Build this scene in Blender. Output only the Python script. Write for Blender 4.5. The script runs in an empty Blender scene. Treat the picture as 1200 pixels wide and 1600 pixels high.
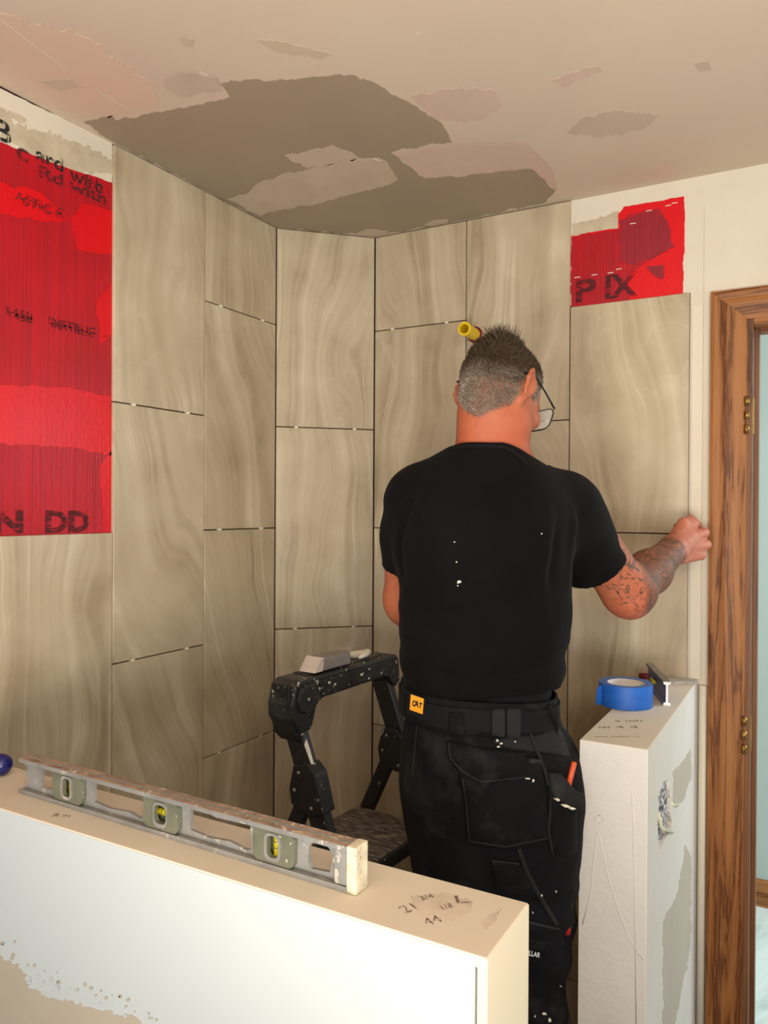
import bpy, bmesh, math, random
import numpy as np
from mathutils import Vector, Matrix, noise as mnoise
from mathutils.geometry import delaunay_2d_cdt
from mathutils.bvhtree import BVHTree

C = bpy.context.scene.collection
random.seed(7); RNG = np.random.default_rng(7)

# ------------------------------------------------------------------ camera
FPX, PITCH, ROLL, YAW = 1212.5, -0.00472, 0.00581, 0.51208
CAMZ = 1.56
cyw, syw = math.cos(YAW), math.sin(YAW)
FW = Vector((-syw*math.cos(PITCH), cyw*math.cos(PITCH), math.sin(PITCH)))
_R0 = Vector((cyw, syw, 0)); _U0 = _R0.cross(FW)
RT = _R0*math.cos(ROLL)+_U0*math.sin(ROLL); UPV = -_R0*math.sin(ROLL)+_U0*math.cos(ROLL)
CAM = Vector((0, 0, CAMZ))
cd = bpy.data.cameras.new('camera'); co = bpy.data.objects.new('camera', cd); C.objects.link(co)
cd.sensor_fit = 'VERTICAL'; cd.sensor_height = 32.0; cd.lens = FPX/1600*32.0; cd.clip_start = .02
co.matrix_world = Matrix(((RT.x, UPV.x, -FW.x, 0), (RT.y, UPV.y, -FW.y, 0), (RT.z, UPV.z, -FW.z, CAMZ), (0, 0, 0, 1)))
bpy.context.scene.camera = co

# ------------------------------------------------------------------ world, lights, exposure
def area(name, loc, target, sx, sy, power, col):
    l = bpy.data.lights.new(name, 'AREA'); l.shape = 'RECTANGLE'; l.size = sx; l.size_y = sy; l.energy = power; l.color = col
    o = bpy.data.objects.new(name, l); C.objects.link(o); o.location = loc
    o.rotation_euler = (Vector(target)-Vector(loc)).to_track_quat('-Z', 'Y').to_euler(); return o
w = bpy.data.worlds.new('world'); bpy.context.scene.world = w; w.use_nodes = True
w.node_tree.nodes['Background'].inputs[0].default_value = (.86, .93, 1, 1); w.node_tree.nodes['Background'].inputs[1].default_value = .5
area('window_daylight', (-.9, -2.3, 1.7), (-.5, 1.5, 1.2), 1.9, 1.3, 12, (.80, .91, 1))
area('room_lamp', (.75, -.5, 2.3), (-.8, 1.9, 1.4), .5, .5, 11, (1, .84, .62))
area('added_uplight', (.25, -.55, 1.15), (.15, -.05, 2.4), 1.5, 1.0, 66, (1, .93, .81))  # unseen area light, added to brighten the ceiling from below
area('hall_daylight', (1.25, 2.75, 1.9), (.0, 3.4, .6), .8, 1.2, 34, (.84, .97, 1))
vs = bpy.context.scene.view_settings
vs.view_transform = 'Standard'; vs.look = 'None'; vs.gamma = 1; vs.use_curve_mapping = False; vs.exposure = .33

# ------------------------------------------------------------------ helpers
def ray(px, py): return (FW + RT*((px-600)/FPX) + UPV*((800-py)/FPX))
def on(px, py, ax, val):                     # pixel onto an axis-aligned plane
    r = ray(px, py); return CAM + r*((val-CAM[ax])/r[ax])
def onp(px, py, p, n):
    r = ray(px, py); return CAM + r*(((p-CAM).dot(n))/r.dot(n))
HF = Vector((-syw, cyw, 0)); HR = Vector((cyw, syw, 0))
def at(px, py, D):                           # pixel at a level depth, world
    r = ray(px, py); return CAM + r*(D/r.dot(HF))
def lv(px, py, D):                           # same, in the level frame (right, depth, up)
    p = at(px, py, D); return np.array((p.dot(HR), p.dot(HF), p.z))
def l2w(v):
    v = np.asarray(v, float); o = np.empty_like(v)
    o[..., 0] = cyw*v[..., 0]-syw*v[..., 1]; o[..., 1] = syw*v[..., 0]+cyw*v[..., 1]; o[..., 2] = v[..., 2]; return o

def wloc(o):
    p = Vector((0, 0, 0))
    while o is not None: p = p+o.location; o = o.parent
    return p
def tag(o, label=None, cat=None, group=None, kind=None):
    if label: o['label'] = label
    if cat: o['category'] = cat
    if group: o['group'] = group
    if kind: o['kind'] = kind
    return o
def thing(name, loc, label, cat, group=None):
    o = bpy.data.objects.new(name, None); C.objects.link(o); o.location = loc; o.empty_display_size = .05
    return tag(o, label, cat, group)
def mk(name, verts, faces, mat, parent=None, loc=None, smooth=False):   # verts in world space; parents only translate
    base = wloc(parent) if parent else Vector((0, 0, 0))
    l = Vector(loc)-base if loc is not None else Vector((0, 0, 0))
    off = base+l
    me = bpy.data.meshes.new(name)
    v = np.asarray([tuple(p) for p in verts] if not isinstance(verts, np.ndarray) else verts, float)-np.array(off)
    if isinstance(faces, np.ndarray):
        n, k = faces.shape
        me.vertices.add(len(v)); me.vertices.foreach_set('co', v.astype(np.float32).ravel())
        me.loops.add(n*k); me.loops.foreach_set('vertex_index', faces.astype(np.int32).ravel())
        me.polygons.add(n); me.polygons.foreach_set('loop_start', np.arange(0, n*k, k, dtype=np.int32))
        me.update(calc_edges=True); me.validate()
    else: me.from_pydata(v.tolist(), [], faces)
    if smooth: me.polygons.foreach_set('use_smooth', np.ones(len(me.polygons), bool))
    me.materials.append(mat); me.update()
    o = bpy.data.objects.new(name, me); C.objects.link(o); o.location = l
    if parent: o.parent = parent
    return o
def box(name, lo, hi, mat, parent=None, bev=0, loc=None):
    x0, y0, z0 = lo; x1, y1, z1 = hi
    v = [(x0, y0, z0), (x1, y0, z0), (x1, y1, z0), (x0, y1, z0), (x0, y0, z1), (x1, y0, z1), (x1, y1, z1), (x0, y1, z1)]
    f = [(0, 3, 2, 1), (4, 5, 6, 7), (0, 1, 5, 4), (1, 2, 6, 5), (2, 3, 7, 6), (3, 0, 4, 7)]
    o = mk(name, v, f, mat, parent, loc)
    if bev: bevel(o, bev)
    return o
def bevel(o, w_, seg=2, ang=.5):
    bm = bmesh.new(); bm.from_mesh(o.data)
    es = [e for e in bm.edges if len(e.link_faces) == 2 and e.calc_face_angle(0) > ang]
    bmesh.ops.bevel(bm, geom=es, offset=w_, segments=seg, affect='EDGES', profile=.6, clamp_overlap=True)
    bm.to_mesh(o.data); bm.free(); return o
def prism(name, pts, vec, mat, parent=None, bev=0, loc=None, smooth=False):   # extrude a planar outline (world pts) along vec
    n = len(pts); vec = Vector(vec); P = [Vector(p) for p in pts]
    v = P+[p+vec for p in P]
    f = [list(range(n))[::-1], list(range(n, 2*n))]+[(i, (i+1) % n, n+(i+1) % n, n+i) for i in range(n)]
    o = mk(name, v, f, mat, parent, loc)
    bm = bmesh.new(); bm.from_mesh(o.data); bmesh.ops.recalc_face_normals(bm, faces=bm.faces); bm.to_mesh(o.data); bm.free()
    if bev: bevel(o, bev)
    return o
def tube_geo(path, rad, seg=10, cap=True):
    path = [Vector(p) for p in path]; n = len(path)
    if not hasattr(rad, '__len__'): rad = [rad]*n
    V = []; F = []; up = None
    for i, p in enumerate(path):
        t = (path[min(i+1, n-1)]-path[max(i-1, 0)]).normalized()
        if up is None: up = t.orthogonal().normalized()
        up = (up-t*up.dot(t)).normalized(); b = t.cross(up)
        for k in range(seg):
            a = 2*math.pi*k/seg; V.append(p+(up*math.cos(a)+b*math.sin(a))*rad[i])
    for i in range(n-1):
        for k in range(seg): F.append((i*seg+k, i*seg+(k+1) % seg, (i+1)*seg+(k+1) % seg, (i+1)*seg+k))
    if cap: F.append(tuple(range(seg))[::-1]); F.append(tuple((n-1)*seg+k for k in range(seg)))
    return V, F
def tube(name, path, rad, mat, parent=None, seg=12, loc=None):
    V, F = tube_geo(path, rad, seg); o = mk(name, V, F, mat, parent, loc)
    for p in o.data.polygons: p.use_smooth = len(p.vertices) == 4
    return o
def obar(name, a, b, wv, hv, mat, parent=None, bev=.003, loc=None):  # box bar from a to b; wv, hv half-extent vectors
    a, b, wv, hv = map(Vector, (a, b, wv, hv))
    return prism(name, [a-wv-hv, a+wv-hv, a+wv+hv, a-wv+hv], b-a, mat, parent, bev, loc)
def ell(name, c, ax, mat, parent=None, loc=None, seg=16):
    c = Vector(c); ax = [Vector(a) for a in ax]; V = []; F = []
    m = seg//2
    for i in range(m+1):
        th = math.pi*i/m
        for k in range(seg):
            a = 2*math.pi*k/seg; V.append(c+ax[0]*math.sin(th)*math.cos(a)+ax[1]*math.sin(th)*math.sin(a)+ax[2]*math.cos(th))
    for i in range(m):
        for k in range(seg): F.append((i*seg+k, (i+1)*seg+k, (i+1)*seg+(k+1) % seg, i*seg+(k+1) % seg))
    o = mk(name, V, F, mat, parent, loc, True)
    bm = bmesh.new(); bm.from_mesh(o.data); bmesh.ops.remove_doubles(bm, verts=bm.verts, dist=1e-6); bmesh.ops.recalc_face_normals(bm, faces=bm.faces); bm.to_mesh(o.data); bm.free()
    return o
def join_geo(parts):
    V = []; F = []
    for v, f in parts:
        b = len(V); V += list(v); F += [tuple(i+b for i in q) for q in f]
    return V, F
def boxgeo(c, ex, ey, ez):
    c, ex, ey, ez = map(Vector, (c, ex, ey, ez))
    v = [c+ex*a+ey*b+ez*d for d in (-1, 1) for a, b in ((-1, -1), (1, -1), (1, 1), (-1, 1))]
    return v, [(0, 3, 2, 1), (4, 5, 6, 7), (0, 1, 5, 4), (1, 2, 6, 5), (2, 3, 7, 6), (3, 0, 4, 7)]

# ------------------------------------------------------------------ materials
def s2l(c):
    return tuple(((x/255)/12.92 if x/255 <= .04045 else ((x/255+.055)/1.055)**2.4) for x in c)
class NT:
    def __init__(s, name, rough=.5, metal=0, spec=.5):
        s.m = bpy.data.materials.new(name); s.m.use_nodes = True; s.t = s.m.node_tree; s.b = s.t.nodes['Principled BSDF']
        s.b.inputs['Roughness'].default_value = rough; s.b.inputs['Metallic'].default_value = metal; s.b.inputs['Specular IOR Level'].default_value = spec
    def n(s, typ, ins=None, **kw):
        x = s.t.nodes.new(typ)
        for k, v in kw.items(): setattr(x, k, v)
        for k, v in (ins or {}).items(): s.set(x.inputs[k], v)
        return x
    def set(s, sock, v):
        if isinstance(v, bpy.types.NodeSocket): s.t.links.new(v, sock)
        elif isinstance(v, bpy.types.Node): s.t.links.new(v.outputs[0], sock)
        else: sock.default_value = v
    def math(s, op, a, b=0.0, c=None):
        x = s.n('ShaderNodeMath', operation=op); s.set(x.inputs[0], a); s.set(x.inputs[1], b)
        if c is not None: s.set(x.inputs[2], c)
        return x.outputs[0]
    def ramp(s, v, stops, interp='LINEAR'):
        x = s.n('ShaderNodeValToRGB'); s.set(x.inputs[0], v); cr = x.color_ramp; cr.interpolation = interp
        while len(cr.elements) < len(stops): cr.elements.new(.5)
        for e, (p, c) in zip(cr.elements, stops): e.position = p; e.color = (*c, 1) if len(c) == 3 else c
        return x.outputs[0]
    def noise(s, vec, scale=5, detail=3, rough=.5, dist=0, dims='3D'):
        x = s.n('ShaderNodeTexNoise', noise_dimensions=dims); 
        if dims == '1D': s.set(x.inputs['W'], vec)
        else: s.set(x.inputs['Vector'], vec)
        x.inputs['Scale'].default_value = scale; x.inputs['Detail'].default_value = detail; x.inputs['Roughness'].default_value = rough; x.inputs['Distortion'].default_value = dist
        return x.outputs[0]
    def mix(s, f, a, b, mode='MIX'):
        x = s.n('ShaderNodeMix', data_type='RGBA', blend_type=mode); s.set(x.inputs[0], f)
        s.set(x.inputs[6], (*a, 1) if isinstance(a, tuple) and len(a) == 3 else a); s.set(x.inputs[7], (*b, 1) if isinstance(b, tuple) and len(b) == 3 else b)
        return x.outputs[2]
    def obj(s, scale=None):
        c = s.n('ShaderNodeTexCoord').outputs['Object']
        if scale:
            mp = s.n('ShaderNodeMapping', {'Vector': c}); mp.inputs['Scale'].default_value = scale; c = mp.outputs[0]
        return c
    def col(s, c): s.set(s.b.inputs['Base Color'], (*c, 1) if isinstance(c, tuple) and len(c) == 3 else c)
    def bump(s, h, strength=.3, dist=.002):
        x = s.n('ShaderNodeBump'); x.inputs['Strength'].default_value = strength; x.inputs['Distance'].default_value = dist
        s.set(x.inputs['Height'], h); s.t.links.new(x.outputs[0], s.b.inputs['Normal'])
G = s2l
def plain(name, c, rough=.5, metal=0, spec=.5, var=.12, scale=30, bump=0, bscale=200):
    t = NT(name, rough, metal, spec); o = t.obj()
    n = t.noise(o, scale, 4); c = G(c)
    t.col(t.ramp(n, [(.3, tuple(x*(1-var) for x in c)), (.7, tuple(min(1, x*(1+var)) for x in c))]))
    if bump: t.bump(t.noise(o, bscale, 3), bump, .001)
    return t.m
def speckled(name, c, c2, thr=.66, scale=60, rough=.5, var=.15, spec=.5, metal=0, bump=.2):    # worn / paint-spotted surface
    t = NT(name, rough, metal, spec); o = t.obj(); c = G(c)
    base = t.ramp(t.noise(o, scale*.3, 5), [(.3, tuple(x*(1-var) for x in c)), (.7, tuple(x*(1+var*1.6) for x in c))])
    m = t.math('MULTIPLY', t.ramp(t.noise(o, scale, 3, .6), [(thr, (0, 0, 0)), (thr+.03, (1, 1, 1))]), t.ramp(t.noise(o, scale*.13, 2), [(.45, (0, 0, 0)), (.6, (1, 1, 1))]))
    t.col(t.mix(m, base, G(c2))); t.bump(t.noise(o, scale*2, 4), bump, .001); return t.m

def tile_material():
    t = NT('onyx_look_porcelain', .33, 0, .45)
    o = t.obj(); r = t.n('ShaderNodeObjectInfo').outputs['Random']
    off = t.n('ShaderNodeCombineXYZ', {0: t.math('MULTIPLY', r, 37.3), 1: t.math('MULTIPLY', r, 11.7), 2: t.math('MULTIPLY', r, 53.1)}).outputs[0]
    v = t.n('ShaderNodeVectorMath', {0: o, 1: off}, operation='ADD').outputs[0]
    sp = t.n('ShaderNodeSeparateXYZ', {0: o})
    vs_ = t.n('ShaderNodeMapping', {'Vector': v}); vs_.inputs['Scale'].default_value = (1, 1, .42)
    warp = t.noise(vs_.outputs[0], 3.6, 2, .45); warp2 = t.noise(vs_.outputs[0], 16, 2, .5)
    sl = t.math('MULTIPLY', t.math('SUBTRACT', t.math('FRACT', t.math('MULTIPLY', r, 7.31)), .35), .55)
    d = t.math('ADD', sp.outputs[0], t.math('MULTIPLY', sp.outputs[2], sl))
    d = t.math('ADD', d, t.math('MULTIPLY', warp, .30)); d = t.math('ADD', d, t.math('MULTIPLY', warp2, .014))
    d = t.math('ADD', d, t.math('MULTIPLY', r, 9))
    broad = t.noise(d, 10, 2, .6, dims='1D'); fine = t.noise(d, 62, 4, .62, dims='1D')
    cloud = t.noise(v, 6, 5, .6)
    zone = t.ramp(t.noise(v, 3.2, 2), [(.40, (0, 0, 0)), (.62, (1, 1, 1))])      # where the fine banding shows
    fine = t.math('ADD', .5, t.math('MULTIPLY', t.math('SUBTRACT', fine, .5), t.math('ADD', .12, t.math('MULTIPLY', zone, .85))))
    k = t.math('ADD', t.math('MULTIPLY', broad, .34), t.math('ADD', t.math('MULTIPLY', fine, .34), t.math('MULTIPLY', cloud, .32)))
    base = t.ramp(k, [(.34, G((152, 136, 112))), (.46, G((177, 162, 136))), (.55, G((189, 175, 149))), (.65, G((208, 196, 173)))])
    # pale thin cross veins
    vv = t.noise(vs_.outputs[0], 2.3, 4, .5, .4); av = t.math('ABSOLUTE', t.math('SUBTRACT', vv, .5))
    vein = t.ramp(av, [(.0, (.20, .20, .20)), (.004, (0, 0, 0))])
    vein = t.math('MULTIPLY', vein, t.ramp(t.noise(v, 4, 2), [(.45, (0, 0, 0)), (.58, (1, 1, 1))]))
    base = t.mix(vein, base, G((220, 210, 194)))
    edge = t.ramp(t.math('ABSOLUTE', t.math('SUBTRACT', fine, .66)), [(0, (.35, .35, .35)), (.02, (0, 0, 0))])
    base = t.mix(edge, base, G((214, 205, 188)))
    t.col(base); t.set(t.b.inputs['Roughness'], t.ramp(cloud, [(.3, (.28,)*3), (.7, (.42,)*3)])); return t.m
M = {}
M['tile'] = tile_material()
def red_mat(name, a, b, rib, rough=.4):
    t = NT(name, rough, 0, .4); o = t.obj()
    n = t.noise(o, 5, 5, .6); c = t.mix(t.ramp(n, [(.35, (0, 0, 0)), (.68, (1, 1, 1))]), G(a), G(b))
    s = t.n('ShaderNodeTexNoise'); mp = t.n('ShaderNodeMapping', {'Vector': o}); mp.inputs['Scale'].default_value = (1, 1, .02)
    t.set(s.inputs['Vector'], mp.outputs[0]); s.inputs['Scale'].default_value = 190; s.inputs['Detail'].default_value = 2
    c = t.mix(t.ramp(s.outputs[0], [(.35, (.35*rib,)*3), (.6, (0, 0, 0))]), c, G((120, 25, 35)))
    sp = t.ramp(t.noise(o, 160, 2), [(.76, (0, 0, 0)), (.79, (.8, .8, .8))]); c = t.mix(sp, c, G((225, 110, 105)))
    t.col(c); t.bump(t.math('ADD', t.math('MULTIPLY', s.outputs[0], rib), t.math('MULTIPLY', t.noise(o, 90, 4), .5)), .5, .002); return t.m
M['red'] = red_mat('red_waterproofing_ribbed', (172, 9, 26), (192, 12, 32), 1)
M['red_bright'] = red_mat('red_waterproofing_thick', (216, 2, 18), (204, 5, 26), .25, .35)
M['red_dark'] = red_mat('red_waterproofing_thin', (140, 24, 40), (165, 26, 45), 1.1, .45)
def drywall(name, a, b, scale=3.5, rough=.75, bump=.15, stretch=None):
    t = NT(name, rough, 0, .25); o = t.obj(stretch)
    t.col(t.mix(t.ramp(t.noise(o, scale, 5, .6), [(.35, (0, 0, 0)), (.7, (1, 1, 1))]), G(a), G(b)))
    t.bump(t.math('ADD', t.noise(o, scale*6, 4), t.math('MULTIPLY', t.noise(o, 120, 2), .25)), bump, .003); return t.m
M['ceiling'] = drywall('ceiling_primed_board', (206, 190, 170), (200, 180, 163), 1.7, .7)
M['mud'] = drywall('grey_joint_compound', (158, 142, 122), (152, 136, 117), 3)
M['mud_light'] = drywall('light_joint_compound', (194, 178, 158), (182, 165, 146), 9)
M['mud_mid'] = drywall('thin_joint_compound', (194, 176, 156), (188, 170, 150), 6)
M['pink'] = drywall('pinkish_board', (203, 178, 162), (196, 170, 155), 5)
M['salmon'] = drywall('salmon_board', (206, 181, 162), (208, 182, 162), 3)
M['cream'] = drywall('cream_board', (208, 199, 183), (214, 206, 190), 4)
M['cream2'] = drywall('cream_board_strip', (216, 208, 190), (222, 215, 198), 8)
M['stroke'] = drywall('grey_brushed_compound', (176, 164, 140), (196, 184, 160), 30)
M['white'] = drywall('white_board', (199, 206, 208), (195, 202, 205), 2.5, .6, .05)
M['end'] = drywall('cream_paper_edge', (226, 214, 188), (230, 218, 194), 3, .7, .05)
M['paper'] = drywall('tan_board_top', (214, 202, 184), (220, 210, 194), 4.5, .7, .12)
M['plaster'] = drywall('plastered_board', (213, 209, 205), (221, 217, 213), 3, .6, .8)
M['plaster_r'] = drywall('plastered_side_board', (216, 209, 199), (222, 216, 207), 5, .65, .3)
M['mud_pony'] = drywall('grey_mud_coat', (186, 175, 158), (194, 184, 168), 5, .6)
M['joint'] = plain('gap_shaded_membrane', (52, 14, 20), .8)  # red membrane behind the tiles, shade of the narrow gaps put into its colour
M['core'] = plain('dark_board_core', (70, 52, 46), .9)
M['dirt'] = plain('smudge', (206, 193, 176), .8)
M['spacer'] = plain('white_plastic_spacer', (235, 228, 210), .4)
M['hall'] = drywall('pale_green_hall_paint', (172, 184, 180), (176, 188, 184), 1.5, .6, .02)
def wood(name, a, b, c, along):
    t = NT(name, .5, 0, .35); sc = [14, 14, 14]; sc[along] = .8
    o = t.obj(tuple(sc)); n = t.noise(o, 1.6, 4, .6, .8)
    x = t.noise(o, 26, 5, .7)
    k = t.math('ADD', t.math('MULTIPLY', t.math('PINGPONG', t.math('MULTIPLY', n, 7), 1.0), .45), t.math('MULTIPLY', x, .55))
    t.col(t.ramp(k, [(.30, G(a)), (.40, G(b)), (.66, G(c))])); t.bump(k, .15, .001); return t.m
OA, OB, OC = (96, 52, 18), (138, 86, 42), (160, 105, 57)
M['oak'] = wood('oak_upright', OA, OB, OC, 2); M['oak_h'] = wood('oak_across', OA, OB, OC, 0)
M['oak_dark'] = wood('oak_jamb', (72, 44, 26), (104, 66, 40), (122, 80, 50), 2)
M['brass'] = speckled('worn_brass', (150, 120, 60), (90, 60, 30), .5, 300, .35, metal=.8)
def vinyl():
    t = NT('marbled_hall_floor', .25); o = t.obj((1, .35, 1))
    t.col(t.ramp(t.noise(o, 5, 5, .6, 1.5), [(.3, G((176, 190, 188))), (.5, G((214, 224, 222))), (.7, G((228, 236, 234)))])); return t.m
M['vinyl'] = vinyl()
M['slab'] = plain('grey_shower_base', (96, 88, 80), .7)
M['skin'] = None

# ------------------------------------------------------------------ room numbers (from the fitted view)
XL, YB, YA, XB = -1.43576, 2.09714, 1.88224, -1.21551
ZC = CAMZ+.84612; ZA = CAMZ+.24505; ZB = CAMZ+.55192; ZP = CAMZ-.43124
TW, TH, GAP = .305, .610, .003
PXL, PXR, PYF = -.39015, -.26676, 1.44766
FY0, FY1, FX1 = .69557, .81827, -.27462
TT = .010                                        # tile thickness + bed
def pt(px, py, pl):                               # pixel -> point on a named plane
    return on(px, py, *{'left': (0, XL-TT), 'back': (1, YB+TT), 'leftface': (0, XL), 'backface': (1, YB), 'ceil': (2, ZC), 'top': (2, ZP), 'front': (1, FY0), 'rside': (0, PXR), 'rfront': (1, PYF), 'fend': (0, FX1)}[pl])
NRM = {'left': (1, 0, 0), 'back': (0, -1, 0), 'leftface': (1, 0, 0), 'backface': (0, -1, 0), 'ceil': (0, 0, -1), 'top': (0, 0, 1), 'front': (0, -1, 0), 'rside': (1, 0, 0), 'rfront': (0, -1, 0), 'fend': (1, 0, 0)}
def rag(poly, amp, step=3, seed=0, closed=True):
    out = []; n = len(poly)
    for i in range(n if closed else n-1):
        a = Vector(poly[i]); b = Vector(poly[(i+1) % n]); L = (b-a).length; k = max(1, int(L/step))
        d = (b-a)/max(L, 1e-6); nr = Vector((-d.y, d.x))
        for j in range(k):
            p = a+(b-a)*j/k; t = min(1, 4*min(j, k-j)/max(k, 1))
            q = mnoise.noise((p.x*.05+seed, p.y*.05, 0))*1.2+mnoise.noise((p.x*.17+seed, p.y*.17, 3))*.8+mnoise.noise((p.x*.5, p.y*.5+seed, 9))*.5
            out.append((p+nr*q*amp*t)[:])
    return out
def patch(name, poly, pl, mat, parent, off=.0005, amp=2, step=4, seed=0, th=.0006):   # a thin coat on a real surface
    pp = rag(poly, amp, step, seed) if amp else poly
    N = Vector(NRM[pl]); P = [pt(x, y, pl)+N*off for x, y in pp]
    return prism(name, P, N*th, mat, parent)

# ------------------------------------------------------------------ structure
def struct(o): o['kind'] = 'structure'; return o
DX0 = pt(1163, 900, 'back').x
zdoor = pt(1167, 497, 'back').z
floor = struct(box('floor', (-2.1, -2.6, -.05), (1.6, YB+.12, 0), M['slab']))
hfloor = struct(box('floor_hall', (-1.3, YB+.12, -.05), (1.6, 3.5, 0), M['vinyl']))
ceil = struct(box('ceiling', (-1.7, -2.6, ZC), (1.6, 3.5, ZC+.05), M['ceiling']))
wl = struct(box('wall_left', (XL-TT-.1, -2.6, 0), (XL-TT, YA+.02, ZC), M['joint']))
_d = Vector((XB-XL, YB-YA, 0)).normalized(); _n = Vector((_d.y, -_d.x, 0))
wc = struct(prism('wall_corner', [Vector((XL, YA, 0))-_n*TT, Vector((XB, YB, 0))-_n*TT, Vector((XB, YB+.1, 0)), Vector((XL-.1, YA+.1, 0))], (0, 0, ZC), M['joint']))
XR3 = XB+3*.308
bx = DX0
wb = struct(prism('wall_back', [(XB-.02, YB+TT, 0), (bx, YB+TT, 0), (bx, YB+TT, zdoor), (bx+.78, YB+TT, zdoor), (bx+.78, YB+TT, 0), (1.6, YB+TT, 0), (1.6, YB+TT, ZC), (XB-.02, YB+TT, ZC)], (0, .11, 0), M['cream']))
wh = struct(box('wall_hall', (-1.3, 3.40, 0), (1.6, 3.5, ZC), M['hall']))
whl = struct(box('wall_hall_left', (-1.3, YB+.12, 0), (-1.2, 3.40, ZC), M['hall']))
bb = struct(prism('baseboard_hall', [(-1.2, 3.40, 0), (-1.2, 3.385, 0), (-1.2, 3.385, .085), (-1.2, 3.390, .10), (-1.2, 3.40, .105)], (2.7, 0, 0), M['oak_h'], bev=.002))
# substrate behind the back-wall tiles
patch('waterproof_backing', [(584, 372), (892, 311), (890, 478), (1079, 458), (1074, 1062), (1070, 1600), (575, 1600)], 'back', M['joint'], wb, off=0, amp=0, th=.0015)

# tiles
_tm = {}
def tile(o_, du, z0, z1, wdt, parent):            # lower-left corner o_, direction du, from z0 to z1
    key = (round(wdt, 3), round(z1-z0, 3))
    du = Vector(du); n = Vector((du.y, -du.x, 0)); hgt = z1-z0
    if key not in _tm:
        o = box('tile', (-wdt/2, 0, -hgt/2), (wdt/2, TT-.001, hgt/2), M['tile']); bevel(o, .0009, 1); _tm[key] = o.data
        bpy.data.objects.remove(o)
    o = bpy.data.objects.new('tile', _tm[key]); C.objects.link(o); o.parent = parent
    o.location = Vector(o_)+du*(wdt/2)+Vector((0, 0, z0+hgt/2)); o.rotation_euler = (0, 0, math.atan2(du.y, du.x)); return o
spm = None
def spacer(p, du, parent):
    global spm
    du = Vector(du)
    if spm is None:
        o = box('spacer', (-.005, -.0005, -.0022), (.005, .009, .0022), M['spacer']); spm = o.data; bpy.data.objects.remove(o)
    o = bpy.data.objects.new('spacer', spm); C.objects.link(o); o.parent = parent; o.location = p; o.rotation_euler = (0, 0, math.atan2(du.y, du.x))
def column(o_, du, zlist, wdt, parent, ztop=ZC-.004, sp=True):   # joints from the top
    zs = [ztop]+zlist
    for i in range(len(zs)-1):
        t1 = zs[i]-(GAP/2 if i else 0); t0 = zs[i+1]+GAP/2
        tile(o_, du, t0, t1, wdt, parent)
        if sp and zs[i+1] > .1:
            for f in (.2, .8): spacer(Vector(o_)+Vector(du)*wdt*f+Vector((0, 0, zs[i+1])), du, parent)
def joints(z): return [z-k*.613 for k in range(6) if z-k*.613 > .03]+[.004]
A_, B_ = joints(ZA), joints(ZB)
dl = (0, 1, 0)
column((XL, YA-.3065, 0), dl, B_, TW, wl); column((XL, YA-.6145, 0), dl, A_, TW, wl)
column((XL, YA-.9225, 0), dl, B_[2:], TW, wl, ztop=ZB-.613); column((XL, YA-1.2305, 0), dl, B_[2:], TW, wl, ztop=ZB-.613, sp=False)
column(Vector((XL, YA, 0))+_d*.0025, _d, A_, .3028, wc)
db = (1, 0, 0)
column((XB+.0015, YB, 0), db, B_, TW, wb); column((XB+.3095, YB, 0), db, A_, TW, wb); column((XB+.6175, YB, 0), db, B_[1:], TW, wb, ztop=ZB, sp=False)

# ceiling compound
D1 = [(130, 190), (175, 180), (182, 188), (230, 178), (300, 165), (358, 152), (345, 130), (400, 123), (415, 127), (470, 122), (530, 115), (580, 126), (640, 160), (690, 192), (706, 222), (660, 228), (610, 238), (665, 279), (740, 272), (810, 262), (830, 262), (868, 298), (850, 317), (729, 342), (586, 369), (432, 355), (321, 297), (176, 221)]
def cp(name, poly, m, lv_=0, amp=2.5, **k): patch(name, poly, 'ceil', M[m], ceil, off=.0002+lv_*.0006, amp=amp, **k)
cp('compound_patch', D1, 'mud', 0, 3)
cp('compound_patch', [(355, 310), (385, 303), (400, 288), (440, 272), (520, 255), (575, 246), (605, 252), (622, 280), (590, 292), (560, 300), (500, 317), (430, 329), (405, 336), (380, 322)], 'mud_light', 1, 3, seed=3)
cp('compound_patch', [(445, 242), (520, 226), (560, 245), (545, 250), (480, 262)], 'mud_mid', 1, 3, seed=5)
cp('compound_patch', [(555, 365), (575, 357), (607, 361), (602, 369), (580, 370)], 'mud_light', 1, 1, seed=6)
cp('compound_patch', [(663, 351), (680, 343), (700, 342), (700, 347), (678, 353)], 'mud_light', 1, 1, seed=7)
cp('compound_patch', [(885, 207), (905, 186), (960, 172), (1030, 180), (1000, 203), (930, 215)], 'mud_mid', 0, 5, seed=8)
cp('compound_patch', [(258, 120), (300, 112), (340, 120), (345, 140), (290, 150), (262, 140)], 'mud_light', 2, 5, seed=9)
cp('compound_patch', [(640, 150), (700, 138), (770, 140), (785, 165), (740, 188), (680, 185)], 'pink', 0, 6, seed=10)
cp('compound_patch', [(860, 125), (930, 103), (945, 108), (880, 138)], 'pink', 0, 4, seed=11)
cp('compound_patch', [(615, 239), (700, 226), (820, 222), (860, 262), (870, 297), (830, 262), (740, 271), (665, 277)], 'pink', 2, 2, seed=12)
cp('compound_patch', [(0, 20), (140, 60), (235, 130), (250, 160), (190, 178), (135, 184), (0, 130)], 'salmon', 0, 8, seed=13)
cp('compound_patch', [(400, 60), (470, 72), (520, 84), (500, 92), (430, 80)], 'mud_mid', 0, 3, seed=14)
cp('compound_patch', [(282, 55), (303, 60), (300, 72), (286, 70)], 'mud_mid', 2, 3, seed=15)
cp('compound_patch', [(1085, 98), (1105, 95), (1112, 108), (1092, 112)], 'mud_mid', 0, 3, seed=16)
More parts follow.
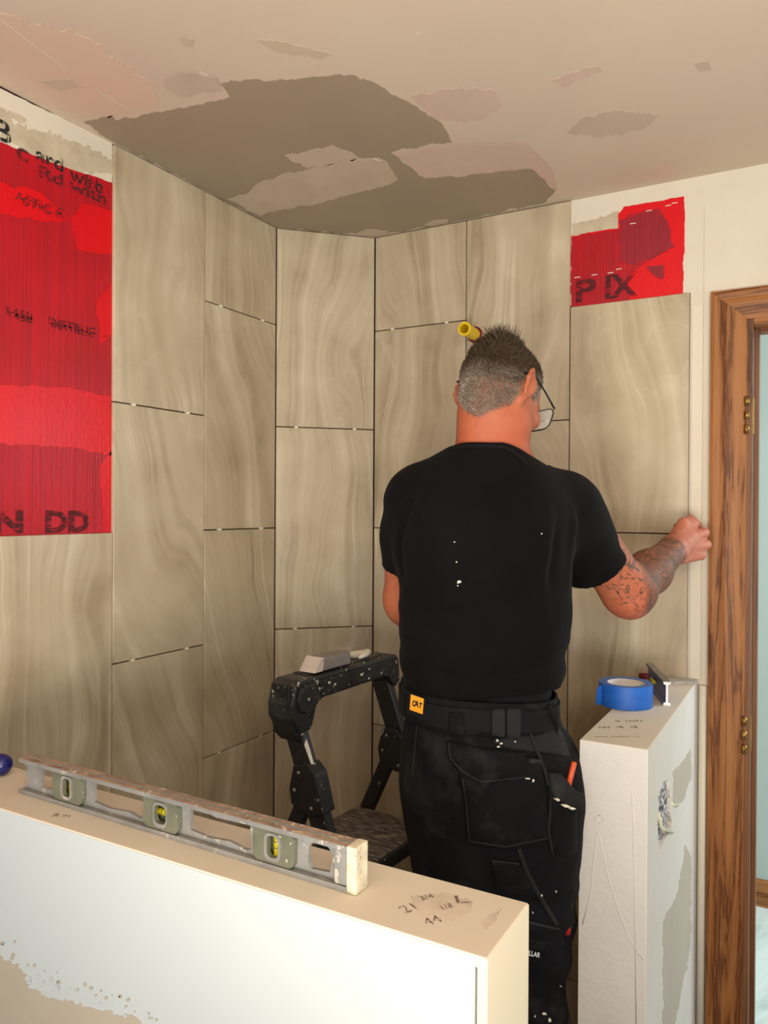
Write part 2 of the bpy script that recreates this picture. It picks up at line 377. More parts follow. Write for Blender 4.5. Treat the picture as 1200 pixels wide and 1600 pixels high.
cp('compound_patch', [(60, 125), (110, 122), (130, 135), (90, 140)], 'mud_mid', 2, 3, seed=17)
for i, (a, b, w_) in enumerate([((0, 29), (106, 109), .8), ((150, 138), (203, 172), .8), ((312, 110), (326, 117), 1.6), ((650, 48), (656, 52), 2.4), ((448, 95), (460, 108), 1.2), ((497, 97), (499, 112), 1), ((583, 246), (594, 250), 1.4)]):
    cp('plaster_streak', [a, b, (b[0], b[1]+w_), (a[0], a[1]+w_)], 'cream', 2, 0)

# wall_left above the red: cream board, grey brushed mud, smeared print
cz = [(-60, 80), (0, 138), (175, 222), (175, 292), (0, 236), (-60, 215)]
patch('joint_compound_band', cz, 'left', M['cream'], wl, off=0, amp=1)
patch('brushed_compound', [(0, 180), (60, 205), (120, 222), (176, 250), (176, 272), (60, 258), (0, 212)], 'left', M['stroke'], wl, off=.0006, amp=7, step=2, seed=4)
patch('brushed_compound', [(-40, 150), (0, 168), (40, 186), (38, 194), (0, 182), (-40, 172)], 'left', M['stroke'], wl, off=.0008, amp=5, step=2, seed=5)
rd = [(-80, 190), (0, 222), (60, 246), (120, 268), (176, 286), (176, 834), (-80, 842)]
patch('waterproof_coating', rd, 'left', M['red'], wl, off=.0004, amp=1.6, seed=2, th=.0012)
def rb(poly, seed, m='red_bright', amp=3): patch('waterproof_coating', poly, 'left', M[m], wl, off=.0016, amp=amp, seed=seed, step=3)
rb([(-60, 598), (0, 602), (100, 605), (172, 620), (175, 712), (120, 700), (40, 695), (-60, 690)], 1)
rb([(110, 340), (130, 318), (175, 330), (175, 398), (120, 390)], 2)
rb([(150, 470), (175, 440), (175, 520), (155, 540)], 3)
rb([(-60, 270), (0, 285), (60, 300), (110, 345), (60, 345), (0, 335), (-60, 330)], 4, amp=5)
rb([(155, 730), (175, 700), (175, 833), (162, 833)], 6)
# wall_back red patch
patch('brushed_compound', [(893, 350), (930, 343), (966, 330), (970, 355), (966, 362), (930, 366), (893, 372)], 'back', M['stroke'], wb, off=.0004, amp=3, step=2, seed=8)
patch('waterproof_coating', [(893, 369), (930, 362), (966, 357), (966, 335), (975, 323), (1020, 316), (1069, 307), (1070, 360), (1067, 461), (893, 482)], 'back', M['red_bright'], wb, off=.0006, amp=1.2, seed=3, th=.001)
patch('waterproof_coating', [(893, 371), (930, 365), (968, 358), (980, 336), (1030, 326), (1040, 345), (1050, 380), (1030, 400), (1000, 418), (980, 430), (985, 470), (893, 480)], 'back', M['red'], wb, off=.0017, amp=4, seed=5)
patch('waterproof_coating', [(968, 345), (1030, 326), (1048, 360), (1054, 385), (1020, 405), (990, 415), (968, 410)], 'back', M['red_dark'], wb, off=.0024, amp=5, seed=6)
patch('waterproof_coating', [(1010, 417), (1038, 415), (1036, 437), (1022, 430)], 'back', M['red_dark'], wb, off=.0030, amp=2, seed=7)
# board seam right of the tiles + strip
xs_ = pt(1098, 700, 'back').x
box('board_seam', (xs_-.0008, YB+TT-.0012, ZP), (xs_+.0008, YB+TT, pt(1098, 322, 'back').z), M['dirt'], wb)
box('wall_board', (XR3+.004, YB+TT-.003, ZP+.002), (xs_-.0012, YB+TT, ZB-.03), M['cream2'], wb, .0008)
# corner bead beside the half wall
tube('corner_bead', [(PXR+.012, YB+TT-.006, .02), (PXR+.012, YB+TT-.006, ZP-.01)], .010, M['cream2'], wb)

# printed board text
def ink(name, c, lo, hi, sc=(1, 1, 1), scale=120):
    t = NT(name, .8); o = t.obj(sc); t.col(G(c)); a = t.ramp(t.noise(o, scale, 3, .6), [(lo, (0, 0, 0)), (hi, (1, 1, 1))])
    t.set(t.b.inputs['Alpha'], a); return t.m
M['ink'] = ink('smeared_black_print', (26, 24, 26), .40, .52, (1, 1, .35), 130)
M['ink_red'] = ink('print_under_membrane', (74, 18, 28), .36, .58, (.3, .3, 1.5), 150)
M['pencil'] = ink('pencil_marks', (120, 96, 84), .36, .5, (1, 1, 1), 250)
def text(name, body, org, right, up, size, mat, parent, shear=0, th=.0002, sx=1, bold=0):
    cu = bpy.data.curves.new(name, 'FONT'); cu.body = body; cu.size = size; cu.extrude = 0; cu.shear = shear; cu.offset = bold
    o = bpy.data.objects.new(name, cu); C.objects.link(o)
    dg = bpy.context.evaluated_depsgraph_get(); me = bpy.data.meshes.new_from_object(o.evaluated_get(dg))
    bpy.data.objects.remove(o)
    right = Vector(right); up = Vector(up); n = right.cross(up).normalized()
    V = [Vector(org)+right*v.co.x*sx+up*v.co.y+n*th for v in me.vertices]; F = [tuple(p.vertices) for p in me.polygons]
    return mk(name, V, F, mat, parent)
def wtext(body, px, py, pl, size, m, parent, off, sx=1, bold=0, tilt=0):
    o_ = pt(px, py, pl)+Vector(NRM[pl])*off; r = Vector((0, 1, 0)) if pl == 'left' else Vector((1, 0, 0))
    u = Vector((0, 0, 1)); r2 = r*math.cos(tilt)+u*math.sin(tilt); u2 = -r*math.sin(tilt)+u*math.cos(tilt)
    return text('board_print', body, o_, r2, u2, size, M[m], parent, sx=sx, bold=bold)
wtext('B', -12, 214, 'left', .06, 'ink', wl, .0022, 1.2, .001)
wtext('ard', 55, 250, 'left', .042, 'ink', wl, .0022, 1.25, .001)
wtext('with', 108, 280, 'left', .040, 'ink', wl, .0022, 1.3, .001)
wtext('Rd with', 58, 275, 'left', .036, 'ink_red', wl, .0026, 1.6, .001)
wtext('c', 24, 246, 'left', .05, 'ink_red', wl, .0026, 1.3, .001)
wtext('ASTIC R', 22, 312, 'left', .026, 'ink_red', wl, .0026, 1.3)
wtext('STIC R', 34, 320, 'left', .024, 'ink_red', wl, .0026, 1.4)
wtext('1450', 5, 490, 'left', .022, 'ink_red', wl, .0026, 1.5, .0004)
wtext('INSTRUC', 74, 505, 'left', .020, 'ink_red', wl, .0026, 1.55, .0004)
wtext('1450', 9, 496, 'left', .020, 'ink_red', wl, .0026, 1.5, .0003)
wtext('INSTRUC', 78, 512, 'left', .018, 'ink_red', wl, .0026, 1.6, .0003)
wtext('nc', 158, 526, 'left', .014, 'ink_red', wl, .0026, 1.3)
wtext('N', -14, 832, 'left', .062, 'ink_red', wl, .0026, 1.5, .003)
wtext('DD', 68, 831, 'left', .062, 'ink_red', wl, .0026, 1.25, .003)
wtext('P', 897, 473, 'back', .085, 'ink_red', wb, .0040, 1.35, .002)
wtext('IX', 944, 467, 'back', .085, 'ink_red', wb, .0040, 1.0, .003)
for k, (x, y) in enumerate([(898, 434), (925, 430), (950, 427), (963, 421), (1010, 330), (1040, 322), (1050, 318), (985, 350)]):
    patch('plaster_streak', [(x, y), (x+9, y-1.4), (x+9, y-.2), (x, y+1.2)], 'back', M['cream2'], wb, off=.0036, amp=0)

# ------------------------------------------------------------------ half walls built of boards
wf = struct(box('wall_front', (XL, FY0+.03, 0), (FX1-.03, FY1-.03, ZP-.013), M['core']))
box('front_board', (XL, FY0, 0), (FX1-.0130, FY0+.0125, ZP-.0022), M['white'], wf, .0008)
box('end_board', (FX1-.0108, FY0+.0004, 0), (FX1, FY1, ZP-.0012), M['end'], wf, .0012)
box('rear_board', (XL, FY1-.0125, 0), (FX1-.0125, FY1, ZP-.0016), M['plaster'], wf)
box('top_board', (XL, FY0+.0012, ZP-.012), (FX1-.0012, FY1-.0005, ZP), M['paper'], wf, .0012)
def fp(name, poly, pl, m, off=.0002, amp=2, **k): patch(name, poly, pl, M[m], wf, off=off, amp=amp, **k)
fp('compound_patch', [(-80, 1430), (0, 1492), (35, 1515), (45, 1545), (90, 1562), (150, 1577), (215, 1590), (260, 1640), (-80, 1700)], 'front', 'mud_pony', amp=6, step=2, seed=2)
rr = random.Random(5)
for k in range(46):
    t = rr.random(); bxp = t*240+rr.uniform(-10, 10); byp = 1500+t*95+rr.uniform(-16, 14)-(20 if t < .1 else 0); s = rr.uniform(1.2, 4)
    fp('plaster_chip', [(bxp, byp), (bxp+s, byp-s*.6), (bxp+s*1.6, byp+s*.5), (bxp+s*.4, byp+s)], 'front', 'white' if byp > 1500+t*95 else 'mud_pony', .0012, 0)
fp('smudge', [(640, 1400), (700, 1395), (740, 1410), (720, 1440), (660, 1430)], 'top', 'dirt', .0001, 7, seed=3, th=.0001)
fp('smudge', [(752, 1440), (785, 1418), (775, 1440), (758, 1455)], 'top', 'dirt', .0001, 3, seed=4, th=.0001)
RU = (Vector((.985, .17, 0)), Vector((-.17, .985, 0)))
def scrib(body, px, py, size, rot, parent, pl='top', sx=1):
    c, s_ = math.cos(rot), math.sin(rot)
    text('pencil_note', body, pt(px, py, pl)+Vector((0, 0, .0004)), (HR*c+HF*s_), (-HR*s_+HF*c), size, M['pencil'], parent, sx=sx)
scrib('21', 632, 1428, .022, .55, wf); scrib('3/4', 658, 1408, .014, .45, wf); scrib('44', 668, 1447, .02, .5, wf); scrib('1/8', 690, 1423, .013, .5, wf)
scrib('L', 710, 1412, .024, .1, wf, sx=1.6)
scrib('ft m', 80, 1276, .016, -.1, wf)

wr = struct(box('wall_right', (PXL+.013, PYF+.013, 0), (PXR-.013, YB, ZP-.013), M['core']))
box('end_board', (PXL, PYF, 0), (PXR-.0012, PYF+.0125, ZP-.0012), M['plaster'], wr, .0015)
hole = [(1029, 1240), (1036, 1222), (1046, 1215), (1047, 1262), (1050, 1290), (1037, 1315), (1030, 1333), (1028, 1300)]
# side board with a torn opening: outline minus hole, cut from one sheet
def sheet_with_hole():
    H = [pt(x, y, 'rside') for x, y in rag(hole, 1.2, 3, 4)]
    out2 = [(PYF+.0015, 0), (YB, 0), (YB, ZP-.0016), (PYF+.0015, ZP-.0016)]
    vs2 = [Vector(p) for p in out2]+[Vector((h.y, h.z)) for h in H]; no = 4; nh = len(H)
    ed = [(i, (i+1) % no) for i in range(no)]+[(no+i, no+(i+1) % nh) for i in range(nh)]
    r = delaunay_2d_cdt(vs2, ed, [], 0, 1e-6); V2, F2 = r[0], r[2]
    hp = [(h.y, h.z) for h in H]
    def inside(x, y, poly):
        c = False; j = len(poly)-1
        for i in range(len(poly)):
            xi, yi = poly[i]; xj, yj = poly[j]
            if (yi > y) != (yj > y) and x < (xj-xi)*(y-yi)/(yj-yi)+xi: c = not c
            j = i
        return c
    F = [f for f in F2 if not inside(sum(V2[i].x for i in f)/3, sum(V2[i].y for i in f)/3, hp)]
    n = len(V2); V = [(PXR, v.x, v.y) for v in V2]+[(PXR-.0125, v.x, v.y) for v in V2]
    FF = list(F)+[tuple(i+n for i in f[::-1]) for f in F]
    cnt = {}
    for f in F:
        for a, b in zip(f, f[1:]+f[:1]): cnt[(a, b)] = 1
    for (a, b) in cnt:
        if (b, a) not in cnt: FF.append((b, a, a+n, b+n))
    return mk('side_board', V, FF, M['plaster_r'], wr)
sheet_with_hole()
box('inner_board', (PXL, PYF+.013, 0), (PXL+.0125, YB, ZP-.0016), M['plaster'], wr)
box('top_board', (PXL+.0004, PYF+.0006, ZP-.012), (PXR-.0008, YB, ZP), M['paper'], wr, .0014)
def news():
    t = NT('torn_grey_filling', .9); o = t.obj()
    t.col(t.ramp(t.noise(o, 130, 4, .7), [(.42, G((60, 62, 72))), (.5, G((130, 130, 138))), (.58, G((226, 224, 220)))])); t.bump(t.noise(o, 90, 3), 1, .006); return t.m
M['fill'] = news()
hc = pt(1038, 1272, 'rside')
V = []; F = []; nn = 12
for i in range(nn):
    for j in range(nn):
        p = hc+Vector((-.006+.005*mnoise.noise((i*.9, j*.9, 1)), (i/(nn-1)-.5)*.13, (j/(nn-1)-.5)*.24)); V.append(p)
for i in range(nn-1):
    for j in range(nn-1): F.append((i*nn+j, (i+1)*nn+j, (i+1)*nn+j+1, i*nn+j+1))
mk('insulation_filling', V, F, M['fill'], wr)
M['wire'] = plain('cream_wire', (226, 220, 190), .4)
for a, b, c in (((1033, 1290), (1036, 1295), (1048, 1300)), ((1048, 1256), (1053, 1258), (1057, 1257)), ((1031, 1270), (1033, 1290), (1034, 1300))):
    P = [pt(*q, 'rside') for q in (a, b, c)]
    tube('wire_stub', [P[0]-Vector((.003, 0, 0)), P[1]+Vector((-.001, 0, 0)), P[2]+Vector((.003, 0, 0))], .0035, M['wire'], wr, 8)
def rp(name, poly, pl, m, off=.0002, amp=2, **k): patch(name, poly, pl, M[m], wr, off=off, amp=amp, **k)
rp('compound_patch', [(1051, 1206), (1066, 1190), (1079, 1170), (1080, 1215), (1068, 1250), (1056, 1262), (1051, 1250)], 'rside', 'mud_pony', amp=1.5, seed=2)
rp('compound_patch', [(1036, 1440), (1060, 1390), (1070, 1320), (1080, 1340), (1078, 1480), (1062, 1560), (1045, 1640), (1036, 1640)], 'rside', 'mud_pony', amp=3, seed=3)
# trowel ridges on the end board
for path in ([(935, 1300), (942, 1330), (950, 1370), (965, 1420), (985, 1470), (1005, 1500)], [(934, 1302), (928, 1340), (922, 1400), (910, 1445)], [(934, 1275), (942, 1272), (945, 1280), (936, 1286), (930, 1280), (934, 1275)], [(988, 1240), (990, 1300), (992, 1400), (994, 1600)]):
    tube('trowel_ridge', [pt(x, y, 'rfront')+Vector((0, .0004, 0)) for x, y in path], .0013, M['plaster'], wr, 6)
scrib('m 4 d', 935, 1138, .022, .05, wr, sx=1.6); scrib('a mfr', 962, 1128, .018, .05, wr, sx=1.6); scrib('we nem n', 930, 1152, .012, .03, wr, sx=1.8)
patch('plaster_crumb', [(1030, 1062), (1078, 1060), (1090, 1064), (1082, 1068), (1034, 1066)], 'top', M['white'], wr, off=0, amp=1.2, th=.003)

# ------------------------------------------------------------------ door
door = struct(bpy.data.objects.new('door_1', None)); C.objects.link(door)
ycs = YB+TT
cx0 = pt(1110, 700, 'back').x; cx1 = DX0+.003
zc1 = pt(1112, 459, 'back').z; zc0 = zdoor-.003
def casing(name, path_pts, mat):                   # mitred profile swept between inner and outer lines
    prof = [(0, 0), (0, .017), (.10, .019), (.28, .014), (.45, .016), (.72, .012), (.86, .010), (1, .006), (1, 0)]   # across (outer->inner), thickness
    (a0, a1), (b0, b1) = path_pts; V = []
    for o1, o2 in ((a0, a1), (b0, b1)):
        for s, t_ in prof: V.append(Vector(o1).lerp(Vector(o2), s)+Vector((0, -t_, 0)))
    n = len(prof); F = [(i, (i+1) % n, n+(i+1) % n, n+i) for i in range(n)]+[tuple(range(n))[::-1], tuple(range(n, 2*n))]
    o = mk(name, V, F, mat, door); bm = bmesh.new(); bm.from_mesh(o.data); bmesh.ops.recalc_face_normals(bm, faces=bm.faces); bm.to_mesh(o.data); bm.free(); return o
casing('casing', (((cx0, ycs, 0), (cx1, ycs, 0)), ((cx0, ycs, zc1), (cx1, ycs, zc0))), M['oak'])
casing('casing', (((cx0+.0004, ycs, zc1), (cx1+.0004, ycs, zc0)), ((bx+.86, ycs, zc1), (bx+.784, ycs, zc0))), M['oak_h'])
casing('casing', (((bx+.86, ycs, 0), (bx+.784, ycs, 0)), ((bx+.86, ycs, zc1), (bx+.784, ycs, zc0))), M['oak'])
box('jamb', (DX0-.001, ycs-.004, 0), (DX0+.016, ycs+.115, zdoor), M['oak_dark'], door, .001)
box('jamb', (bx+.764, ycs-.004, 0), (bx+.781, ycs+.115, zdoor), M['oak_dark'], door, .001)
box('jamb_head', (DX0+.0165, ycs-.0035, zdoor-.018), (bx+.7635, ycs+.1145, zdoor+.001), M['oak_h'], door, .001)
box('door_stop', (DX0+.016, ycs+.045, 0), (DX0+.027, ycs+.080, zdoor-.018), M['oak_dark'], door, .001)
box('door_stop', (DX0+.0275, ycs+.0455, zdoor-.029), (bx+.764, ycs+.080, zdoor-.018), M['oak_h'], door, .001)
for (hx, hy) in ((1152, 650), (1149, 1145)):
    z0 = pt(hx, hy, 'back').z; hxw = DX0+.003
    h = mk('hinge', *boxgeo((DX0+.0165, ycs+.02, z0), (.001, 0, 0), (0, .022, 0), (0, 0, .045)), M['brass'], door)
    for k in (-1.9, 0, 1.9): tube('hinge_knuckle', [(hxw, ycs-.009, z0+k*.018-.010), (hxw, ycs-.009, z0+k*.018+.010)], .0065, M['brass'], h, 12)
    tube('hinge_pin', [(hxw, ycs-.009, z0-.047), (hxw, ycs-.009, z0+.047)], .004, M['oak_dark'], h, 8)

# ------------------------------------------------------------------ yellow pipe stub
M['yellow'] = plain('yellow_plastic', (232, 200, 20), .35, var=.05); M['ydark'] = plain('yellow_plastic_inner', (190, 158, 14), .5)
M['redseal'] = plain('dark_red_gasket', (110, 10, 20), .5)
b0 = pt(742, 523, 'backface')+Vector((0, .004, 0)); tip = b0+Vector((.003, -.088, .0)); 
pipe = thing('pipe_stub', b0, 'short yellow plastic pipe stub sticking out of the tiled wall above the head', 'pipe')
ro, ri = .0175, .0130
def ring_prof(a, b, prof, seg=24):                  # lathe about a->b, prof = (t, r)
    a, b = Vector(a), Vector(b); ax = b-a; u = ax.orthogonal().normalized(); v_ = ax.normalized().cross(u); V = []; F = []; n = len(prof)
    for t, r in prof:
        for k in range(seg):
            an = 2*math.pi*k/seg; V.append(a+ax*t+(u*math.cos(an)+v_*math.sin(an))*r)
    for i in range(n-1):
        for k in range(seg): F.append((i*seg+k, i*seg+(k+1) % seg, (i+1)*seg+(k+1) % seg, (i+1)*seg+k))
    return V, F
V, F = ring_prof(b0, tip, [(0, ro), (.86, ro), (.87, ro+.0022), (1, ro+.002), (1, ri), (.3, ri), (.3, 0.0001)])
mk('pipe_body', V, F, M['yellow'], pipe, smooth=False)
V, F = ring_prof(b0+Vector((0, -.0045, 0)), b0+Vector((0, -.010, 0)), [(0, ro+.006), (1, ro+.004), (1, ro-.001)])
mk('gasket', V, F, M['redseal'], pipe, smooth=True)
for k in range(3): mk('molded_mark', *boxgeo(b0.lerp(tip, .35+.08*k)+Vector((.004, 0, ro+.0002)), (.0012, 0, 0), (0, .002, 0), (0, 0, .0006)), M['ydark'], pipe)

# ------------------------------------------------------------------ spirit level on the front half wall
M['alu'] = speckled('worn_aluminium', (150, 149, 146), (206, 198, 184), .60, 90, .45, .12, metal=.35)
M['alu_top'] = speckled('mortar_crusted_edge', (142, 122, 106), (206, 192, 172), .56, 120, .8, .3, bump=.8)
M['crust'] = speckled('mortar_crusted_end', (206, 196, 172), (150, 118, 86), .58, 150, .9, .2, bump=1)
M['housing'] = speckled('olive_plastic_vial_housing', (104, 106, 90), (186, 182, 164), .66, 120, .25, .12)
def glass_y():
    t = NT('yellow_vial', .15); t.col(G((205, 186, 20))); t.b.inputs['Transmission Weight'].default_value = .25; t.b.inputs['Emission Strength'].default_value = 0; return t.m
M['vial'] = glass_y(); M['black'] = plain('black_line', (15, 15, 15), .4)
pR = pt(546, 1397, 'top'); pL = pt(30, 1239, 'top'); ex = (pR-pL); Lv = ex.length; ex.normalize(); ey = Vector((-ex.y, ex.x, 0)); ez = Vector((0, 0, 1))
HW = .024; HH = .052; 
lev = thing('spirit_level', (pL+pR)/2+ey*HW/2, 'long aluminium spirit level crusted with mortar, on the front half wall top', 'level')
def LP(s, w_, h): return pL+ex*s+ey*w_+ez*(h+.0003)
def s_of(px, h=.5):                                 # pixel column -> run along the level's near face
    py = np.interp(px, [30, 546], [1239, 1397])-38; p = onp(px, py, pL+ey*HW*.5, ey); return (p-pL).dot(ex)
def curve_plate(name, outer, holes, org, ux, uy, th, mat, parent, bev=0):
    cu = bpy.data.curves.new(name, 'CURVE'); cu.dimensions = '2D'; cu.fill_mode = 'BOTH'; cu.extrude = th/2
    for pl_ in [outer]+holes:
        s = cu.splines.new('POLY'); s.points.add(len(pl_)-1); s.use_cyclic_u = True
        for q, (x, y) in zip(s.points, pl_): q.co = (x, y, 0, 1)
    o = bpy.data.objects.new(name, cu); C.objects.link(o); me = bpy.data.meshes.new_from_object(o.evaluated_get(bpy.context.evaluated_depsgraph_get())); bpy.data.objects.remove(o)
    n = Vector(ux).cross(Vector(uy)); V = [Vector(org)+Vector(ux)*v.co.x+Vector(uy)*v.co.y+n*v.co.z for v in me.vertices]
    return mk(name, V, [tuple(p.vertices) for p in me.polygons], mat, parent)
def rrect(x0, x1, y0, y1, r, k=5):
    P = []
    for cx, cy, a0 in ((x1-r, y1-r, 0), (x0+r, y1-r, 90), (x0+r, y0+r, 180), (x1-r, y0+r, 270)):
        for i in range(k+1): a = math.radians(a0+90*i/k); P.append((cx+r*math.cos(a), cy+r*math.sin(a)))
    return P
S = s_of
holes = []
holes.append([(S(67), .012), (S(67), .042), (S(86), .042), (S(89), .036), (S(89), .014)])
holes.append([(S(149), .014), (S(149), .043), (S(226), .043), (S(226), .012), (S(222), .009), (S(205), .014), (S(175), .011)])
holes.append([(S(300), .014), (S(300), .043), (S(318), .043), (S(340), .039), (S(393), .041), (S(395), .012), (S(388), .009), (S(360), .014), (S(330), .011)])
holes.append([(S(484), .016), (S(484), .034), (S(490), .041), (S(514), .041), (S(522), .034), (S(522), .026), (S(517), .012), (S(488), .010)])
hs = [(S(91), S(137)), (S(233), S(287)), (S(403), S(467))]
for a, b in hs: holes.append(rrect(a+.006, b-.006, .009, .044, .006))
outer = [(0, 0), (0, .012), (.006, .014), (.006, .020), (.001, .021), (.001, .028), (.006, .030), (.006, .038), (.001, .040), (0, HH), (Lv, HH), (Lv, 0)]
curve_plate('web', outer, holes, LP(0, HW/2, 0), ex, ez, .005, M['alu'], lev)
for h0, nm, mt in ((0, 'bottom_flange', 'alu'), (HH-.0045, 'top_flange', 'alu_top')):
    o = prism(nm, [LP(-.003, 0, h0), LP(-.003, HW, h0), LP(-.003, HW, h0+.0045), LP(-.003, 0, h0+.0045)], ex*(Lv+.003), M[mt], lev, .0012)
prism('edge_strip', [LP(0, -.0006, HH-.006), LP(0, .0012, HH-.006), LP(0, .0012, HH-.0005), LP(0, -.0006, HH-.0005)], ex*(Lv), M['alu'], lev, .0004)
prism('edge_strip', [LP(0, -.0008, 0), LP(0, .0012, 0), LP(0, .0012, .0062), LP(0, -.0008, .0062)], ex*(Lv), M['alu'], lev, .0004)
o = prism('end_cap', [LP(Lv-.004, -.001, 0), LP(Lv+.009, -.001, 0), LP(Lv+.009, HW+.001, 0), LP(Lv-.004, HW+.001, 0)], ez*(HH+.001), M['crust'], lev, .002)
prism('end_plate', [LP(Lv-.022, .002, .006), LP(Lv-.004, .002, .006), LP(Lv-.004, HW-.002, .006), LP(Lv-.022, HW-.002, .006)], ez*(HH-.012), M['alu'], lev, .001)
for i, (a, b) in enumerate(hs):
    c = (a+b)/2; hw2 = (b-a)/2
    inn = rrect(c-.0085, c+.0085, .014, .040, .006) if i != 1 else rrect(c-.011, c+.011, .015, .039, .007)
    for k, wo in enumerate((.002, HW-.008)):
        h = curve_plate('vial_housing', rrect(a, b, .0062, .0468, .009), [inn], LP(0, wo+.003, 0), ex, ez, .006, M['housing'], lev)
        if k == 0:
            rimo = curve_plate('housing_rim', rrect(c-.0125, c+.0125, .010, .043, .008), [inn], LP(0, wo-.0008, 0), ex, ez, .0014, M['alu'], h)
            if i == 1: va, vb = LP(c-.013, .012, .027), LP(c+.013, .012, .027)
            else: va, vb = LP(c, .012, .0115), LP(c, .012, .0425)
            tube('vial', [va, vb], .0052, M['vial'], h, 14)
            for q in (.38, .62):
                m_ = va.lerp(vb, q); d_ = (vb-va).normalized()*.0004; tube('vial_line', [m_-d_, m_+d_], .0054, M['black'], h, 14)

# blue handle at the left edge
M['blue_d'] = plain('dark_blue_plastic', (22, 26, 92), .3, var=.05)
bh = pt(8, 1212, 'top')+Vector((0, 0, .0175)); bdir = (-HR*.98+HF*.2).normalized()
tl = thing('tool_handle', bh-Vector((0, 0, .0175)), 'dark blue rounded tool handle at the left end of the front half wall', 'tool')
tube('grip', [bh+bdir*t for t in (-.008, -.007, -.004, .002, .01, .03, .06, .09, .11, .115)], [.004, .009, .013, .0162, .0172, .0168, .0165, .0172, .014, .009], M['blue_d'], tl, 20)
tube('shaft', [bh+bdir*.11, bh+bdir*.20], .004, M['alu'], tl, 10)
tube('grip_ring', [bh+bdir*.028, bh+bdir*.032], .0176, M['black'], tl, 20)

# ------------------------------------------------------------------ tape roll and torpedo level on the right half wall
def bluetape():
    t = NT('blue_masking_tape', .5); o = t.obj((1, 1, 18)); t.col(t.ramp(t.noise(o, 20, 3), [(.3, G((22, 84, 176))), (.7, G((34, 104, 200)))])); return t.m
M['tape'] = bluetape(); M['tape_side'] = plain('blue_tape_edge', (70, 104, 168), .6, var=.15, scale=200); M['card'] = plain('white_card_core', (228, 222, 216), .6)
tc = pt(990, 1111, 'top'); tc = Vector((tc.x, tc.y, ZP))+Vector((HF.x*.055, HF.y*.055, .0008))
tp = thing('tape_roll', tc, 'roll of blue masking tape lying on the right half wall', 'tape')
R1, R2, TH_ = .057, .0405, .049
V, F = ring_prof(tc, tc+ez*TH_, [(0, R2), (0, R1), (.5, R1+.0004), (1, R1)], 48); mk('tape_winding', V, F, M['tape'], tp, smooth=False)
V, F = ring_prof(tc, tc+ez*TH_, [(1, R1), (1.004, (R1+R2)/2), (1, R2)], 48); mk('tape_edge', V, F, M['tape_side'], tp, smooth=True)
V, F = ring_prof(tc, tc+ez*TH_, [(.0, R2), (.985, R2), (.985, R2-.003), (0, R2-.003)], 48); mk('core', V, F, M['card'], tp, smooth=True)
e0 = tc-HR*(R1-.002)-HF*.01
V = [e0+ez*.004, e0+ez*.045, e0+ez*.040-HR*.012-HF*.004, e0+ez*.001-HR*.016-HF*.006]; V += [p+HF*.0008 for p in V]
mk('tape_tail', V, [(0, 1, 2, 3), (7, 6, 5, 4), (0, 4, 5, 1), (1, 5, 6, 2), (2, 6, 7, 3), (3, 7, 4, 0)], M['tape'], tp)
# label strip inside
V = []; F = []
for i in range(9):
    a = math.radians(62+i*9); u = HR*math.cos(a)+HF*math.sin(a)
    V += [tc+u*(R2-.0034)+ez*.030, tc+u*(R2-.0034)+ez*.0475]
for i in range(8): F.append((2*i, 2*i+1, 2*i+3, 2*i+2))
mk('inner_label', V, F, M['card'], tp)
M['blue_l'] = plain('blue_anodised', (16, 62, 130), .3, .0, var=.1); M['steel'] = speckled('scuffed_steel', (120, 116, 104), (170, 160, 140), .6, 150, .4, metal=.4); M['wht'] = plain('bare_metal_cut_end', (236, 238, 240), .4)
q0 = pt(1042, 1103, 'top'); q1 = pt(1016, 1072, 'top'); tx = (q1-q0); tx.normalize(); ty = Vector((-tx.y, tx.x, 0)); TL = .21; hh = .052
tor = thing('torpedo_level', q0+tx*TL/2, 'small blue I-beam torpedo level on edge behind the tape roll', 'level')
def iprof(o_, w_, h_): 
    return [(-w_, 0), (w_, 0), (w_, .005), (.0022, .008), (.0022, h_-.007), (w_, h_-.004), (w_, h_), (-w_, h_), (-w_, h_-.004), (-.0022, h_-.007), (-.0022, .008), (-w_, .005)]
pr = iprof(0, .0075, hh)
mk_pts = lambda s, k=1: [q0+tx*s+ty*x*k+ez*(y+.0004) for x, y in pr]
prism('level_body', mk_pts(.001), tx*(TL-.001), M['blue_l'], tor)
prism('cut_end', mk_pts(0), tx*.0012, M['wht'], tor)
prism('top_edge', [q0+tx*.001+ty*x+ez*(hh+.0004+y) for x, y in ((-.0078, 0), (.0078, 0), (.0078, .0014), (-.0078, .0014))], tx*(TL-.001), M['steel'], tor, .0004)
tube('vial', [q0+tx*.10+ty*.0+ez*.030+ty*.008, q0+tx*.14+ez*.030+ty*.008], .004, M['vial'], tor, 10)
rc = pt(1012, 1064, 'top'); rs = thing('small_tool', rc, 'red end of a small tool lying behind the tape roll', 'tool')
tube('pen_body', [rc+ez*.012-HR*.02, rc+ez*.012+HR*.012], .008, M['redseal'], rs, 12)
tube('pen_cap', [rc+ez*.012+HR*.012, rc+ez*.012+HR*.02], .0085, M['card'], rs, 12)

